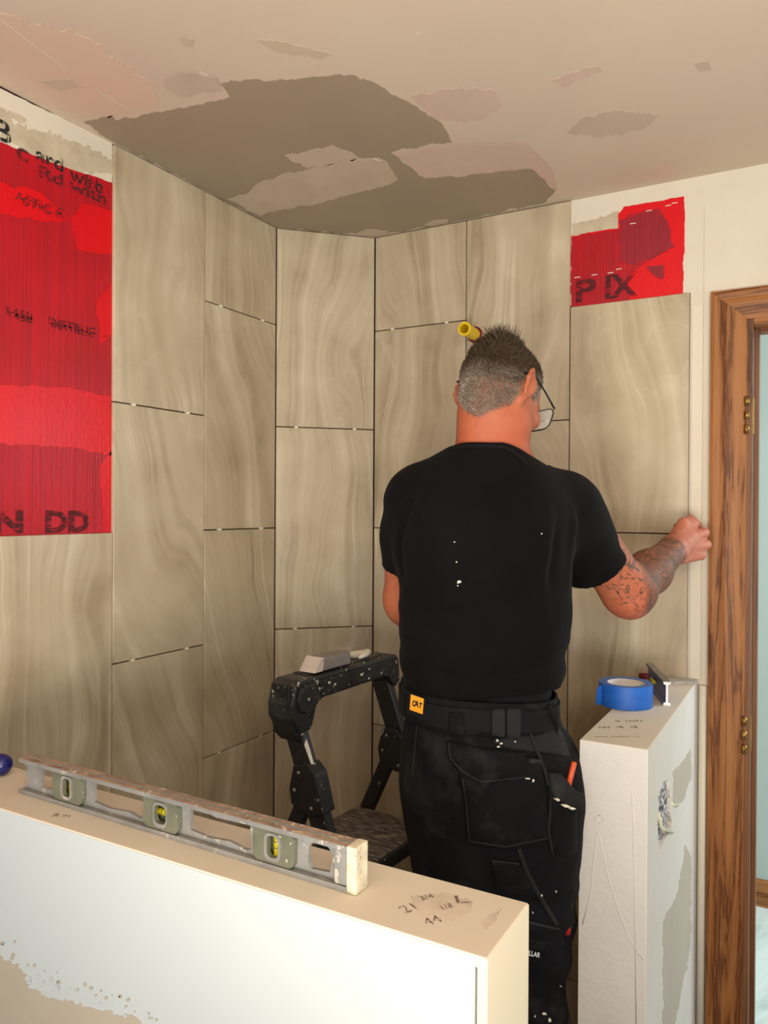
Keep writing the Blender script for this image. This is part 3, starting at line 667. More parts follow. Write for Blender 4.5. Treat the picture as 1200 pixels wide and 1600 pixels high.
# ------------------------------------------------------------------ step ladder
M['ladder'] = speckled('black_ladder_paint_splashed', (26, 25, 25), (205, 200, 190), .66, 75, .5, .3)
M['ladder_p'] = speckled('black_moulded_plastic_splashed', (36, 37, 36), (215, 212, 202), .62, 95, .48, .3)
M['rivet'] = plain('dull_rivet', (150, 142, 138), .35, .6)
def matmat():
    t = NT('dirty_rubber_tread', .85); o = t.obj(); mp = t.n('ShaderNodeMapping', {'Vector': o}); mp.inputs['Rotation'].default_value = (0, 0, .95); mp.inputs['Scale'].default_value = (3.2, 22, 1)
    n = t.noise(mp.outputs[0], 10, 4, .7); c = t.ramp(n, [(.36, G((44, 40, 38))), (.5, G((86, 78, 72))), (.63, G((150, 138, 126)))])
    c = t.mix(t.ramp(t.noise(o, 14, 3), [(.6, (0, 0, 0)), (.72, (.5, .5, .5))]), c, G((170, 158, 142)))
    t.col(c); t.bump(n, .8, .002); return t.m
M['tread'] = matmat()
L0 = lv(458, 1077, 1.72); R0_ = lv(598, 1042, 2.01)
L0 = Vector(l2w(L0)); R0_ = Vector(l2w(R0_)); e1 = R0_-L0; e1.z = 0; BL = e1.length; e1.normalize(); e2 = Vector((e1.y, -e1.x, 0)); Z0 = (L0.z+R0_.z)/2; L0.z = Z0
def K(a, b, z): return L0+e1*a+e2*b+Vector((0, 0, z-Z0))
lad = thing('step_ladder', K(BL/2, .05, 0), 'black folding step ladder splashed with paint, standing left of the man', 'ladder')
arch = [(-.042, -.020), (-.030, .022), (-.012, .030), (BL+.012, .030), (BL+.022, .018), (BL+.028, -.040), (BL+.008, -.052), (BL-.006, -.044), (BL-.030, -.018), (.060, -.022), (.040, -.034), (.030, -.062), (.022, -.085), (-.018, -.085), (-.040, -.050)]
o = prism('tray_bar', [K(a, .036, Z0+z) for a, z in arch], -e2*.074, M['ladder_p'], lad, .005)
# raised frame lines, knobs, tray lip
prism('tray_rim', [K(.035, .012, Z0+.029), K(BL-.01, .012, Z0+.029), K(BL-.01, -.030, Z0+.029), K(.035, -.030, Z0+.029)], (0, 0, .004), M['ladder_p'], lad, .001)
prism('face_panel', [K(.055, .037, Z0-.014), K(BL-.035, .037, Z0-.012), K(BL-.018, .037, Z0+.020), K(.045, .037, Z0+.020)], e2*.003, M['ladder_p'], lad, .0015)
prism('corner_plate', [K(a, .036, Z0+z) for a, z in ((-.030, -.012), (-.022, .016), (.030, .020), (.040, 0), (.030, -.030), (.005, -.045), (-.022, -.035))], e2*.008, M['ladder_p'], lad, .003)
for k in range(9):
    a = -.036+.0; mk('grip_rib', *boxgeo(K(-.0385+.0008*k, .024-.0065*k, Z0-.004), e1*.0045, e2*.0016, (0, 0, .024)), M['ladder_p'], lad)
prism('end_plate', [K(a, .030, Z0+z) for a, z in ((-.038, -.050), (-.012, -.048), (.018, -.060), (.018, -.100), (-.008, -.108), (-.032, -.085))], -e2*.06, M['ladder'], lad, .003)
def rivet(p, r=.0045): ell('rivet', p, (e1*r, Vector((0, 0, r)), e2*r*.6), M['rivet'], lad, seg=10)
for a, b, z in ((-.022, .032, -.066), (-.006, .032, -.090), (BL+.02, .038, -.030), (.0, .046, -.012)): rivet(K(a, b, Z0+z))
HB = .78
def leg(name, a, b0_, z0, b1_, z1, w_=.0125, d_=.024, mt='ladder'):
    A = K(a, b0_, z0); B = K(a, b1_, z1); t = (B-A).normalized(); n = t.cross(e1).normalized()
    return obar(name, A, B, e1*w_, n*d_, M[mt], lad, .004)
leg('front_rail', .005, .000, Z0-.075, .42, .02); leg('front_rail', BL-.005, .000, Z0-.035, .42, .02)
tl_ = lambda z: .42*(Z0-.06-z)/(Z0-.08)
leg('rear_leg', .005, .055, .96, -.40, .02, .011, .018); leg('rear_leg', BL-.005, .050, .97, -.40, .02, .011, .018)
for a in (.005, BL-.005):
    zz = .955; sgn = -1 if a < .1 else 1
    cbb = tl_(zz)-.004
    pl_ = [(cbb-.034, zz+.042), (cbb+.004, zz+.050), (cbb+.026, zz+.03), (cbb+.050, zz-.050), (cbb+.01, zz-.060), (cbb-.040, zz-.045), (cbb-.046, zz-.01)]
    off_ = -.022 if a < .1 else -.022
    prism('hinge_bracket', [K(a+off_, b, z) for b, z in pl_], e1*.044, M['ladder'], lad, .003)
    for b, z in ((cbb-.018, zz+.028), (cbb-.030, zz-.012), (cbb+.018, zz-.042)):
        ell('rivet', K(a+off_-.001, b, z), (e2*.0045, Vector((0, 0, .0045)), e1*.003), M['rivet'], lad, seg=10)
        ell('rivet', K(a+off_+.045, b, z), (e2*.0045, Vector((0, 0, .0045)), e1*.003), M['rivet'], lad, seg=10)
pf = prism('platform', [K(.012, .165, HB-.035), K(BL-.05, .165, HB-.035), K(BL-.012, .14, HB-.035), K(BL-.012, -.07, HB-.035), K(.012, -.07, HB-.035)], (0, 0, .033), M['ladder_p'], lad, .006)
prism('tread_mat', [K(.02, .158, HB-.003), K(BL-.055, .158, HB-.003), K(BL-.022, .134, HB-.003), K(BL-.022, -.062, HB-.003), K(.02, -.062, HB-.003)], (0, 0, .004), M['tread'], pf, .001)
for zz in (.52, .26):
    st = prism('step', [K(.012, tl_(zz)-.05, zz-.03), K(BL-.012, tl_(zz)-.05, zz-.03), K(BL-.012, tl_(zz)+.05, zz-.03), K(.012, tl_(zz)+.05, zz-.03)], (0, 0, .03), M['ladder_p'], lad, .004)
for zz in (.25, .6): obar('rear_brace', K(.01, .075-.475*(.98-zz)/.96, zz), K(BL-.01, .075-.475*(.98-zz)/.96, zz), e2*.004, Vector((0, 0, .014)), M['ladder'], lad, .002)
# dried paint drip on left rail
A = K(-.008, .013, Z0-.11); t_ = (K(0, .42, .02)-K(0, 0, Z0-.075)).normalized(); nrm = t_.cross(e1).normalized(); nrm = nrm if nrm.dot(HF) < 0 else -nrm
M['drip'] = plain('dried_white_paint', (228, 222, 206), .6, var=.06)
dp = [(0, .010), (.01, .000), (.03, .002), (.07, .006), (.11, .006), (.12, .004), (.115, .0145), (.08, .014), (.05, .012), (.02, .0125)]
prism('paint_drip', [A+t_*s+e1*u+nrm*.0245 for s, u in dp], nrm*.0015, M['drip'], lad)
for k in range(26):
    p = K(random.uniform(0, BL), .0405 if k % 2 else random.uniform(-.03, .03), 0); onface = k % 2
    z = random.uniform(Z0-.01, Z0+.022) if onface else Z0+.0305
    p.z = z; r = random.uniform(.0010, .0034)
    ell('paint_spot', p, (e1*r*1.5, Vector((0, 0, r if onface else .0006)), e2*(.0006 if onface else r)), M['drip'], lad, seg=8)
# things in the tray
M['rub'] = plain('grey_rubber', (128, 124, 120), .5); M['lite'] = plain('pale_float_edge', (196, 186, 176), .5)
bp = K(.055, .0, Z0+.035)
sb = thing('sanding_block', bp, 'grey block with a pale sloping end lying on the ladder tray', 'tool')
prism('block_body', [bp+e1*.018+e2*.024, bp+e1*.125+e2*.024, bp+e1*.145-e2*.004, bp+e1*.125-e2*.026, bp+e1*.035-e2*.026], (0, 0, .027), M['rub'], sb, .002)
prism('block_end', [bp+e2*.026-e1*.012, bp+e2*.026+e1*.018, bp+e1*.026+e2*.024+Vector((0, 0, .029)), bp+e1*.018+e2*.022+Vector((0, 0, .031))], -e2*.046, M['lite'], sb, .001)
pp_ = K(.235, 0, Z0+.034)
sl = thing('putty_scrap', pp_, 'curled white putty-smeared scrap on the ladder tray beside the grey block', 'scrap')
pth = [pp_+e1*(.05*math.cos(a)-.01)+e2*(.022*math.sin(a))+Vector((0, 0, .010+.004*math.sin(a*2))) for a in np.linspace(-1.6, 1.7, 12)]
tube('scrap_curl', pth, [.004, .008, .010, .010, .009, .009, .009, .009, .008, .008, .006, .003], M['drip'], sl, 8)

# ------------------------------------------------------------------ signed-distance modelling for the figure (level frame: right, depth, up)
class Field:
    def __init__(s, xs, ys, zs):
        s.ax = [np.asarray(a, np.float32) for a in (xs, ys, zs)]; s.F = np.full([len(a) for a in s.ax], .06, np.float32)
    def region(s, lo, hi, m):
        sl = []; g = []
        for i in range(3):
            a = max(0, int(np.searchsorted(s.ax[i], lo[i]-m))-1); b = min(len(s.ax[i]), int(np.searchsorted(s.ax[i], hi[i]+m))+1)
            if b <= a: return None, None
            sl.append(slice(a, b)); g.append(s.ax[i][a:b])
        return tuple(sl), (g[0][:, None, None], g[1][None, :, None], g[2][None, None, :])
    def put(s, sl, d, k, op):
        f = s.F[sl]
        if op == 'sub': d = -d; h = np.clip(.5-.5*(f-d)/k, 0, 1); s.F[sl] = f*(1-h)+d*h+k*h*(1-h); return
        if op == 'cut': s.F[sl] = np.maximum(f, d); return
        h = np.clip(.5+.5*(f-d)/k, 0, 1); s.F[sl] = f*(1-h)+d*h-k*h*(1-h)
    def cap(s, a, b, ra, rb, k=.012, op='add', flat=None):   # tapered capsule; flat=(axis, factor) squashes across that axis
        a = np.asarray(a, float); b = np.asarray(b, float); m = max(ra, rb)+.05
        sl, g = s.region(np.minimum(a, b), np.maximum(a, b), m)
        if sl is None: return
        ba = b-a; L2 = float(ba@ba)+1e-9; p = [g[i]-a[i] for i in range(3)]
        t = np.clip((p[0]*ba[0]+p[1]*ba[1]+p[2]*ba[2])/L2, 0, 1)
        q = [p[i]-t*ba[i] for i in range(3)]
        d2 = q[0]**2+q[1]**2+q[2]**2
        if flat is not None:
            n = np.asarray(flat[0], float); n = n/np.linalg.norm(n); dn = q[0]*n[0]+q[1]*n[1]+q[2]*n[2]; d2 = d2+dn*dn*(flat[1]**2-1)
        s.put(sl, (np.sqrt(d2)-(ra+(rb-ra)*t)).astype(np.float32), k, op)
    def ell(s, c, axes, rad, k=.012, op='add'):               # oriented ellipsoid
        c = np.asarray(c, float); R = max(rad); sl, g = s.region(c, c, R+.05)
        if sl is None: return
        p = [g[i]-c[i] for i in range(3)]; k0 = 0; k1 = 0
        for A, r in zip(axes, rad):
            u = p[0]*A[0]+p[1]*A[1]+p[2]*A[2]; k0 = k0+(u/r)**2; k1 = k1+(u/r**2)**2
        k0 = np.sqrt(k0); k1 = np.sqrt(k1)+1e-6
        s.put(sl, (k0*(k0-1)/k1).astype(np.float32), k, op)
    def loft(s, rings, k=.015, op='add', p=2.3):              # rings: (z, cx, cy, rx, ry, rot)
        R = np.array(sorted(rings), float); z = s.ax[2]
        lo = [float((R[:, 1]-R[:, 3:5].max(1)).min()), float((R[:, 2]-R[:, 3:5].max(1)).min()), R[0, 0]]; hi = [float((R[:, 1]+R[:, 3:5].max(1)).max()), float((R[:, 2]+R[:, 3:5].max(1)).max()), R[-1, 0]]
        sl, g = s.region(lo, hi, .05); zz = g[2].ravel()
        def ci(col):                                          # smooth interpolation (Catmull-Rom on non-uniform knots)
            x = R[:, 0]; y = R[:, col]; m = np.gradient(y, x); i = np.clip(np.searchsorted(x, zz)-1, 0, len(x)-2); h = x[i+1]-x[i]; t = np.clip((zz-x[i])/h, 0, 1)
            return ((2*t**3-3*t**2+1)*y[i]+(t**3-2*t**2+t)*h*m[i]+(-2*t**3+3*t**2)*y[i+1]+(t**3-t**2)*h*m[i+1])[None, None, :]
        cx, cy, rx, ry, ro_ = (ci(i) for i in range(1, 6))
        u = g[0]-cx; v = g[1]-cy; c_, s_ = np.cos(ro_), np.sin(ro_); a = (u*c_+v*s_)/rx; b = (-u*s_+v*c_)/ry
        kk = (np.abs(a)**p+np.abs(b)**p)**(1/p); d = (kk-1)*np.minimum(rx, ry)*(1.0)
        ez_ = np.maximum(R[0, 0]-g[2], g[2]-R[-1, 0]); d = np.where(ez_ > 0, np.maximum(d, 0)+ez_ if False else np.sqrt(np.maximum(d, 0)**2+ez_**2), np.maximum(d, ez_) if False else d)
        s.put(sl, d.astype(np.float32), k, op)
    def half(s, p0, n, lo=None, hi=None):                     # keep the side where (x-p0).n < 0 inside a box
        n = np.asarray(n, float); n = n/np.linalg.norm(n)
        sl, g = s.region(lo if lo is not None else [a[0] for a in s.ax], hi if hi is not None else [a[-1] for a in s.ax], 0)
        d = (g[0]-p0[0])*n[0]+(g[1]-p0[1])*n[1]+(g[2]-p0[2])*n[2]; s.F[sl] = np.maximum(s.F[sl], d.astype(np.float32))
    def mesh(s):
        F = s.F; I = F < 0; nx, ny, nz = F.shape
        cnt = np.zeros((nx-1, ny-1, nz-1), np.uint8); cor = [(i, j, k) for i in (0, 1) for j in (0, 1) for k in (0, 1)]
        for i, j, k in cor: cnt += I[i:nx-1+i, j:ny-1+j, k:nz-1+k]
        mx = (cnt > 0) & (cnt < 8); ci = np.argwhere(mx); N = len(ci)
        idx = np.full(mx.shape, -1, np.int32); idx[mx] = np.arange(N)
        fv = {c: F[ci[:, 0]+c[0], ci[:, 1]+c[1], ci[:, 2]+c[2]] for c in cor}
        acc = np.zeros((N, 3)); w_ = np.zeros(N)
        for a in cor:
            for ax in range(3):
                if a[ax] == 0:
                    b = list(a); b[ax] = 1; b = tuple(b); fa, fb = fv[a], fv[b]; m = (fa < 0) != (fb < 0)
                    t = np.where(m, fa/(fa-fb+1e-12), 0); P = np.tile(np.array(a, float), (N, 1)); P[:, ax] = t; acc += P*m[:, None]; w_ += m
        acc /= w_[:, None]; V = np.empty((N, 3))
        for ax in range(3):
            A = s.ax[ax]; c = ci[:, ax]; V[:, ax] = A[c]+(A[c+1]-A[c])*acc[:, ax]
        Q = []
        for ax in range(3):
            o1, o2 = [(1, 2), (2, 0), (0, 1)][ax]
            a = [slice(0, n) for n in F.shape]; b = list(a); a[ax] = slice(0, F.shape[ax]-1); b[ax] = slice(1, F.shape[ax])
            ch = I[tuple(a)] != I[tuple(b)]; e = np.argwhere(ch); e = e[(e[:, o1] > 0) & (e[:, o2] > 0) & (e[:, o1] < F.shape[o1]-1) & (e[:, o2] < F.shape[o2]-1)]
            def cell(d1, d2): q = e.copy(); q[:, o1] -= d1; q[:, o2] -= d2; return idx[q[:, 0], q[:, 1], q[:, 2]]
            q = np.stack([cell(1, 1), cell(0, 1), cell(0, 0), cell(1, 0)], 1); ins = I[e[:, 0], e[:, 1], e[:, 2]]
            q[~ins] = q[~ins][:, ::-1]; Q.append(q)
        return V, np.concatenate(Q)
def normals(V, Q):
    n = np.cross(V[Q[:, 2]]-V[Q[:, 0]], V[Q[:, 3]]-V[Q[:, 1]]); N = np.zeros_like(V)
    for i in range(4): np.add.at(N, Q[:, i], n)
    return N/(np.linalg.norm(N, axis=1)[:, None]+1e-12)
def relax(V, Q, it=2, f=.5):
    E = np.concatenate([Q[:, [i, (i+1) % 4]] for i in range(4)]); 
    for _ in range(it):
        S_ = np.zeros_like(V); c = np.zeros(len(V))
        np.add.at(S_, E[:, 0], V[E[:, 1]]); np.add.at(c, E[:, 0], 1); np.add.at(S_, E[:, 1], V[E[:, 0]]); np.add.at(c, E[:, 1], 1)
        V = V+(S_/c[:, None]-V)*f
    return V
def vnoise(P, sc, seed=0):
    P = P*np.array(sc)+seed*17.13; i = np.floor(P).astype(np.int64); f = P-i; f = f*f*(3-2*f); r = 0
    for dx in (0, 1):
        for dy in (0, 1):
            for dz in (0, 1):
                h = ((i[:, 0]+dx)*73856093 ^ (i[:, 1]+dy)*19349663 ^ (i[:, 2]+dz)*83492791) & 0x7fffffff
                h = (h*1103515245+12345) & 0x7fffffff; h = ((h >> 8) % 10007)/10007*2-1
                r = r+h*np.where(dx, f[:, 0], 1-f[:, 0])*np.where(dy, f[:, 1], 1-f[:, 1])*np.where(dz, f[:, 2], 1-f[:, 2])
    return r
def segdist(V, a, b):
    a = np.asarray(a, float); b = np.asarray(b, float); ba = b-a; t = np.clip(((V-a)@ba)/(ba@ba), 0, 1); return np.linalg.norm(V-(a+t[:, None]*ba), axis=1)
def folds(V, N, lst):
    o = np.zeros(len(V))
    for pts, w_, h in lst:
        d = np.min([segdist(V, pts[i], pts[i+1]) for i in range(len(pts)-1)], axis=0); o += h*np.exp(-(d/w_)**2)
    return V+N*o[:, None]
def setcol(o, name, c):
    a = o.data.color_attributes.new(name, 'FLOAT_COLOR', 'POINT'); d = np.ones((len(o.data.vertices), 4), np.float32); d[:, :3] = c; a.data.foreach_set('color', d.ravel())
ar = np.arange

DM = 1.50
# head frame
hy, hp = math.radians(41), math.radians(30)
hf = np.array((math.sin(hy)*math.cos(hp), math.cos(hy)*math.cos(hp), -math.sin(hp)))
hr = np.array((math.cos(hy), -math.sin(hy), 0)); hu = np.cross(hr, hf)
HC = lv(783, 607, DM+.01)
def hd(r, f, u): return HC+hr*r+hf*f+hu*u
HA = (hr, hf, hu)
shR = lv(868, 768, 1.52); elR = lv(980, 925, 1.60); wrR = lv(1052, 859, 1.80)
shL = lv(640, 775, 1.53); elL = lv(640, 935, 1.57); wrL = lv(700, 1010, 1.78)
root_loc = Vector(l2w(lv(770, 1100, DM))); root_loc.z = 0
man = thing('person', root_loc, 'person in black T-shirt and work trousers reaching toward the right wall edge', 'person')

xs = np.concatenate([ar(-.12, .40, .0048), ar(.40, .80, .0026)]); ys = np.concatenate([ar(1.26, 1.74, .0048), ar(1.74, 2.03, .0028)])
zs = np.concatenate([ar(-.01, 1.34, .007), ar(1.34, 1.98, .0034)])
B = Field(xs, ys, zs)
# cranium, face, jaw
B.ell(hd(0, -.002, .008), HA, (.069, .084, .077), .01)
B.ell(hd(0, .026, -.035), HA, (.060, .060, .078), .03)
B.ell(hd(0, .058, -.085), HA, (.034, .030, .026), .03)       # chin
B.cap(hd(-.042, .02, -.075), hd(.042, .02, -.075), .030, .030, .03)
B.cap(hd(0, .095, -.002), hd(0, .108, -.030), .009, .015, .012)  # nose
B.cap(hd(-.03, .078, .008), hd(.03, .078, .008), .014, .014, .012)
for s in (-1, 1):
    B.ell(hd(.031*s, .082, -.008), HA, (.015, .010, .011), .006, 'sub')
    B.ell(hd(.031*s, .076, -.010), HA, (.012, .012, .012), .003)
    B.ell(hd(.047*s, .060, -.038), HA, (.018, .018, .014), .02)
    # ears
    e = hd((.0690 if s > 0 else .0630)*s, -.016, -.016); oa = (hr*s*.80-hf*.60); ob = np.cross(hu, oa); oa = oa/np.linalg.norm(oa); ob = ob/np.linalg.norm(ob)
    for a0, a1, rr_ in [(i, i+1, .0048) for i in range(0, 8)]:
        def ep(i): a = math.radians(-60+i*32); return e+oa*.010+ (hf*math.cos(a)*-.0 if False else 0)+(-hf*(.018 if s > 0 else .011)*math.cos(a)+hr*s*.009*math.cos(a))+hu*(.029*math.sin(a)+.001)
        B.cap(ep(a0), ep(a1), rr_, rr_, .004)
    B.ell(e+oa*.003, (oa, ob, hu), (.013, .020, .027), .008)
    B.cap(e+oa*.008-hu*.026, e-hu*.032, .007, .006, .008)
B.cap(hd(-.018, .094, -.052), hd(.018, .094, -.052), .0055, .0055, .006); B.cap(hd(-.016, .091, -.062), hd(.016, .091, -.062), .006, .006, .006)
# neck and trunk
nk = lv(768, 720, DM-.005)
B.cap(hd(.0, -.028, -.045), nk, .050, .055, .03); B.cap(hd(0, .0, -.060), nk+np.array((0, .03, -.01)), .050, .055, .03)
B.cap(lv(745, 650, 1.475), lv(742, 715, 1.475), .026, .034, .03); B.cap(lv(792, 650, 1.485), lv(796, 715, 1.485), .026, .030, .03)
B.cap(nk-np.array((0, 0, .02)), shR+np.array((-.05, 0, -.0)), .045, .045, .05); B.cap(nk-np.array((0, 0, .02)), shL+np.array((.06, 0, .0)), .045, .045, .05)
def zr(py): return lv(600, py, DM)[2]
def xr(px): return (px-600)/FPX*DM
def ring(py, l, r, ry, shrink=.012, cy=DM, ro_=0): return (zr(py), xr((l+r)/2), cy, (xr(r)-xr(l))/2-shrink, ry-shrink, ro_)
TR = [(1130, 630, 878, .135), (1060, 634, 874, .125), (980, 630, 884, .125), (900, 622, 888, .130), (840, 614, 892, .130), (790, 622, 890, .120), (750, 650, 862, .100), (725, 680, 845, .08)]
B.loft([ring(a, b, c, d, .024) for a, b, c, d in TR], .03)
def arm(sh, el, wr_, pts=()):
    B.cap(sh, el, .046, .044, .03); B.cap(sh*.55+el*.45, el, .049, .044, .02); B.ell(el, np.eye(3), (.042, .042, .042), .03)
    B.cap(el+(wr_-el)*.10, el*.55+wr_*.45, .047, .043, .035); B.cap(el*.55+wr_*.45, wr_, .043, .031, .03)
arm(shR, elR, wrR); arm(shL, elL, wrL)
B.ell(elR+np.array((.006, -.012, -.022)), np.eye(3), (.026, .030, .026), .02)
# right hand: a fist, back of the hand to the viewer, knuckles at the right, fingers folded toward the wall
KN = [lv(1084, 818, 1.895), lv(1100, 832, 1.890), lv(1103, 851, 1.885), lv(1095, 867, 1.880)]     # index .. little
pc = lv(1072, 843, 1.865)
wd = np.array((0, 0, 1.)); into = np.array((.49, .872, 0))
B.cap(wrR, pc, .030, .031, .02)
for i, kn in enumerate(KN):
    cmc = wrR*.75+kn*.25+np.array((0, .006, .016-.011*i)); B.cap(cmc, kn, .0155, .0125, .008)
    B.ell(kn, np.eye(3), (.0118, .0118, .0115), .004)
    L1 = [.036, .038, .035, .029][i]; d1 = into*.9+np.array((-.30, 0, -.12)); d1 /= np.linalg.norm(d1)
    k1 = kn+d1*L1; d2 = np.array((-.9, .25, -.1)); d2 /= np.linalg.norm(d2); k2 = k1+d2*L1*.7; k3 = k2-into*.016+np.array((-.006, 0, 0))
    B.cap(kn, k1, .0108, .0096, .003); B.cap(k1, k2, .0096, .0088, .003); B.cap(k2, k3, .0086, .0078, .003)
    B.cap(wrR*.4+kn*.6+np.array((0, -.0132, 0)), kn+np.array((-.004, -.009, 0)), .0024, .0034, .006)
th0 = lv(1058, 838, 1.845); th1 = lv(1068, 818, 1.865); th2 = lv(1080, 812, 1.905); th3 = lv(1092, 822, 1.935)
B.cap(th0, th1, .017, .014, .01); B.cap(th1, th2, .013, .0115, .006); B.cap(th2, th3, .0112, .009, .004)
# left hand in front of the body
pl_c = wrL+np.array((.06, .04, -.015)); B.cap(wrL, pl_c, .028, .034, .02, flat=((0, 0, 1), 1.5))
for i in range(4):
    a = pl_c+np.array((.015, .02-.019*i, .0)); b = a+np.array((.035, .006-.003*i, -.012)); c = b+np.array((.012, 0, -.026)); B.cap(a, b, .0098, .009, .004); B.cap(b, c, .009, .008, .004)
B.cap(wrL+np.array((.02, -.02, 0)), wrL+np.array((.06, -.045, -.015)), .013, .010, .008); B.cap(wrL+np.array((.06, -.045, -.015)), wrL+np.array((.085, -.03, -.03)), .010, .008, .004)
# hips, legs, feet inside the trousers
hipL, knL, anL = lv(705, 1235, DM), lv(742, 1650, 1.48), np.array((.215, 1.35, .12))
hipR, knR, anR = lv(815, 1235, DM), lv(838, 1650, 1.50), lv(832, 1960, 1.47)
B.loft([ring(1110, 634, 872, .13, .02), ring(1180, 640, 895, .13, .025), ring(1250, 655, 895, .12, .03)], .03)
for h_, k_, a_ in ((hipL, knL, anL), (hipR, knR, anR)):
    B.cap(h_, k_, .062, .046, .02); B.cap(k_, a_, .046, .036, .02); B.cap(a_, a_+np.array((.03, .14, -.05)), .038, .034, .02)
V, Q = B.mesh(); V = relax(V, Q, 2, .45); Nn = normals(V, Q)
V = V+Nn*(vnoise(V, (160, 160, 160), 3)*.0003)[:, None]
def skinmat():
    t = NT('skin', .58, 0, .28); o = t.obj(); vc = t.n('ShaderNodeVertexColor', layer_name='tone').outputs[0]; tt = t.n('ShaderNodeVertexColor', layer_name='ink').outputs[0]
    n = t.noise(o, 55, 5, .6); c = t.mix(t.ramp(n, [(.35, (.35,)*3), (.65, (0, 0, 0))]), vc, G((150, 72, 52)))
    # tattoo: swirling dark lines and shaded areas
    w1 = t.noise(o, 17, 3, .5, 1.6); lines = t.ramp(t.math('ABSOLUTE', t.math('SUBTRACT', t.math('FRACT', t.math('MULTIPLY', w1, 9)), .5)), [(.18, (1, 1, 1)), (.32, (.45,)*3)])
    shade = t.ramp(t.noise(o, 30, 2), [(.38, (.55,)*3), (.6, (1, 1, 1))])
    sep = t.n('ShaderNodeSeparateColor', {0: tt})
    a = t.math('MULTIPLY', sep.outputs[0], t.math('MAXIMUM', t.math('MULTIPLY', lines, .95), t.math('MULTIPLY', shade, .66)))
    l2 = t.ramp(t.math('ABSOLUTE', t.math('SUBTRACT', t.math('FRACT', t.math('MULTIPLY', t.noise(o, 22, 3, .5, 1.4), 7)), .5)), [(.07, (1, 1, 1)), (.13, (0, 0, 0))])
    a = t.math('MAXIMUM', a, t.math('MULTIPLY', sep.outputs[1], l2)); a = t.math('MAXIMUM', a, sep.outputs[2])
    c = t.mix(t.math('MULTIPLY', a, .88), c, G((66, 58, 48)))
    t.col(c); t.b.inputs['Subsurface Weight'].default_value = .02; t.b.inputs['Subsurface Radius'].default_value = (.01, .004, .002)
    t.bump(t.noise(o, 300, 3), .25, .0008); return t.m
M['skin'] = skinmat()
body = mk('body', l2w(V), Q, M['skin'], man, smooth=True)
# skin tones
c = np.tile(np.array(G((172, 100, 70))), (len(V), 1))
hl = (V-HC); hf_, hu_, hr_ = hl@hf, hl@hu, hl@hr
nkm = np.clip(1-np.abs(V[:, 2]-zr(690))/.09, 0, 1)*(V[:, 0] < xr(860)); c = c*(1-nkm[:, None]*.5)+np.array(G((166, 76, 48)))*nkm[:, None]*.5
scalp = (hu_ > -.02-.45*(hf_+.02)) & (np.linalg.norm(hl, axis=1) < .13) & (hf_ < .06)
hand = np.clip((V[:, 0]-xr(1)*0-.66)/.03, 0, 1); c = c*(1-hand[:, None])+np.array(G((188, 118, 94)))*hand[:, None]
elb = np.exp(-(np.linalg.norm(V-(elR+np.array((0, -.03, -.03))), axis=1)/.05)**2)[:, None]; c = c*(1-elb*.6)+np.array(G((182, 96, 76)))*elb*.6
setcol(body, 'tone', c)
ink_ = np.zeros((len(V), 3)); u = ((V-elR)@(wrR-elR))/((wrR-elR)@(wrR-elR)); fd = segdist(V, elR, wrR) < .066
ink_[:, 0] = fd*np.maximum(np.clip((u-.12)/.08, 0, 1), np.clip((V[:, 0]-elR[0]-.012)/.02, 0, 1)*(V[:, 1] > elR[1]-.05))*np.clip((.98-u)/.06, 0, 1)*(V[:, 0] > .45)
uu = ((V-shR)@(elR-shR))/((elR-shR)@(elR-shR)); nd = segdist(V, shR, elR) < .075
adir = (elR-shR)/np.linalg.norm(elR-shR); upn = np.cross(adir, (0, 1, 0)); upn /= np.linalg.norm(upn); upn = upn if upn[2] > 0 else -upn
h_ = (V-shR)@upn
ink_[:, 1] = nd*np.clip((uu-.35)/.1, 0, 1)*np.clip((1.15-uu)/.15, 0, 1)*np.clip((.045-np.abs(h_-.004))/.012, 0, 1)*(ink_[:, 0] < .5)
cc = lv(981, 868, 1.555); dd = np.sqrt((V[:, 0]-cc[0])**2+(V[:, 2]-cc[2])**2); ink_[:, 2] = ((dd > .015) & (dd < .022) & (V[:, 1] < 1.66) & (V[:, 2] < cc[2]+.012)).astype(float)*.8
lf = segdist(V, elL, wrL) < .05; ink_[:, 1] = np.maximum(ink_[:, 1], lf*.9*(V[:, 2] < zr(905)))
setcol(body, 'ink', ink_)
bodyV, bodyN = V, Nn

# ---- hair: close-cropped grey sides, longer brown top
def hairmat(name):
    t = NT(name, .55, 0, .3); vc = t.n('ShaderNodeVertexColor', layer_name='tone').outputs[0]; t.col(vc); return t.m
M['hair'] = hairmat('hair_strands')
sel = np.where((np.linalg.norm(hl, axis=1) < .14) & (hf_ < .075))[0]
sv = bodyV[sel]; sn = bodyN[sel]; a_, b_, c_ = hr_[sel], hf_[sel], hu_[sel]
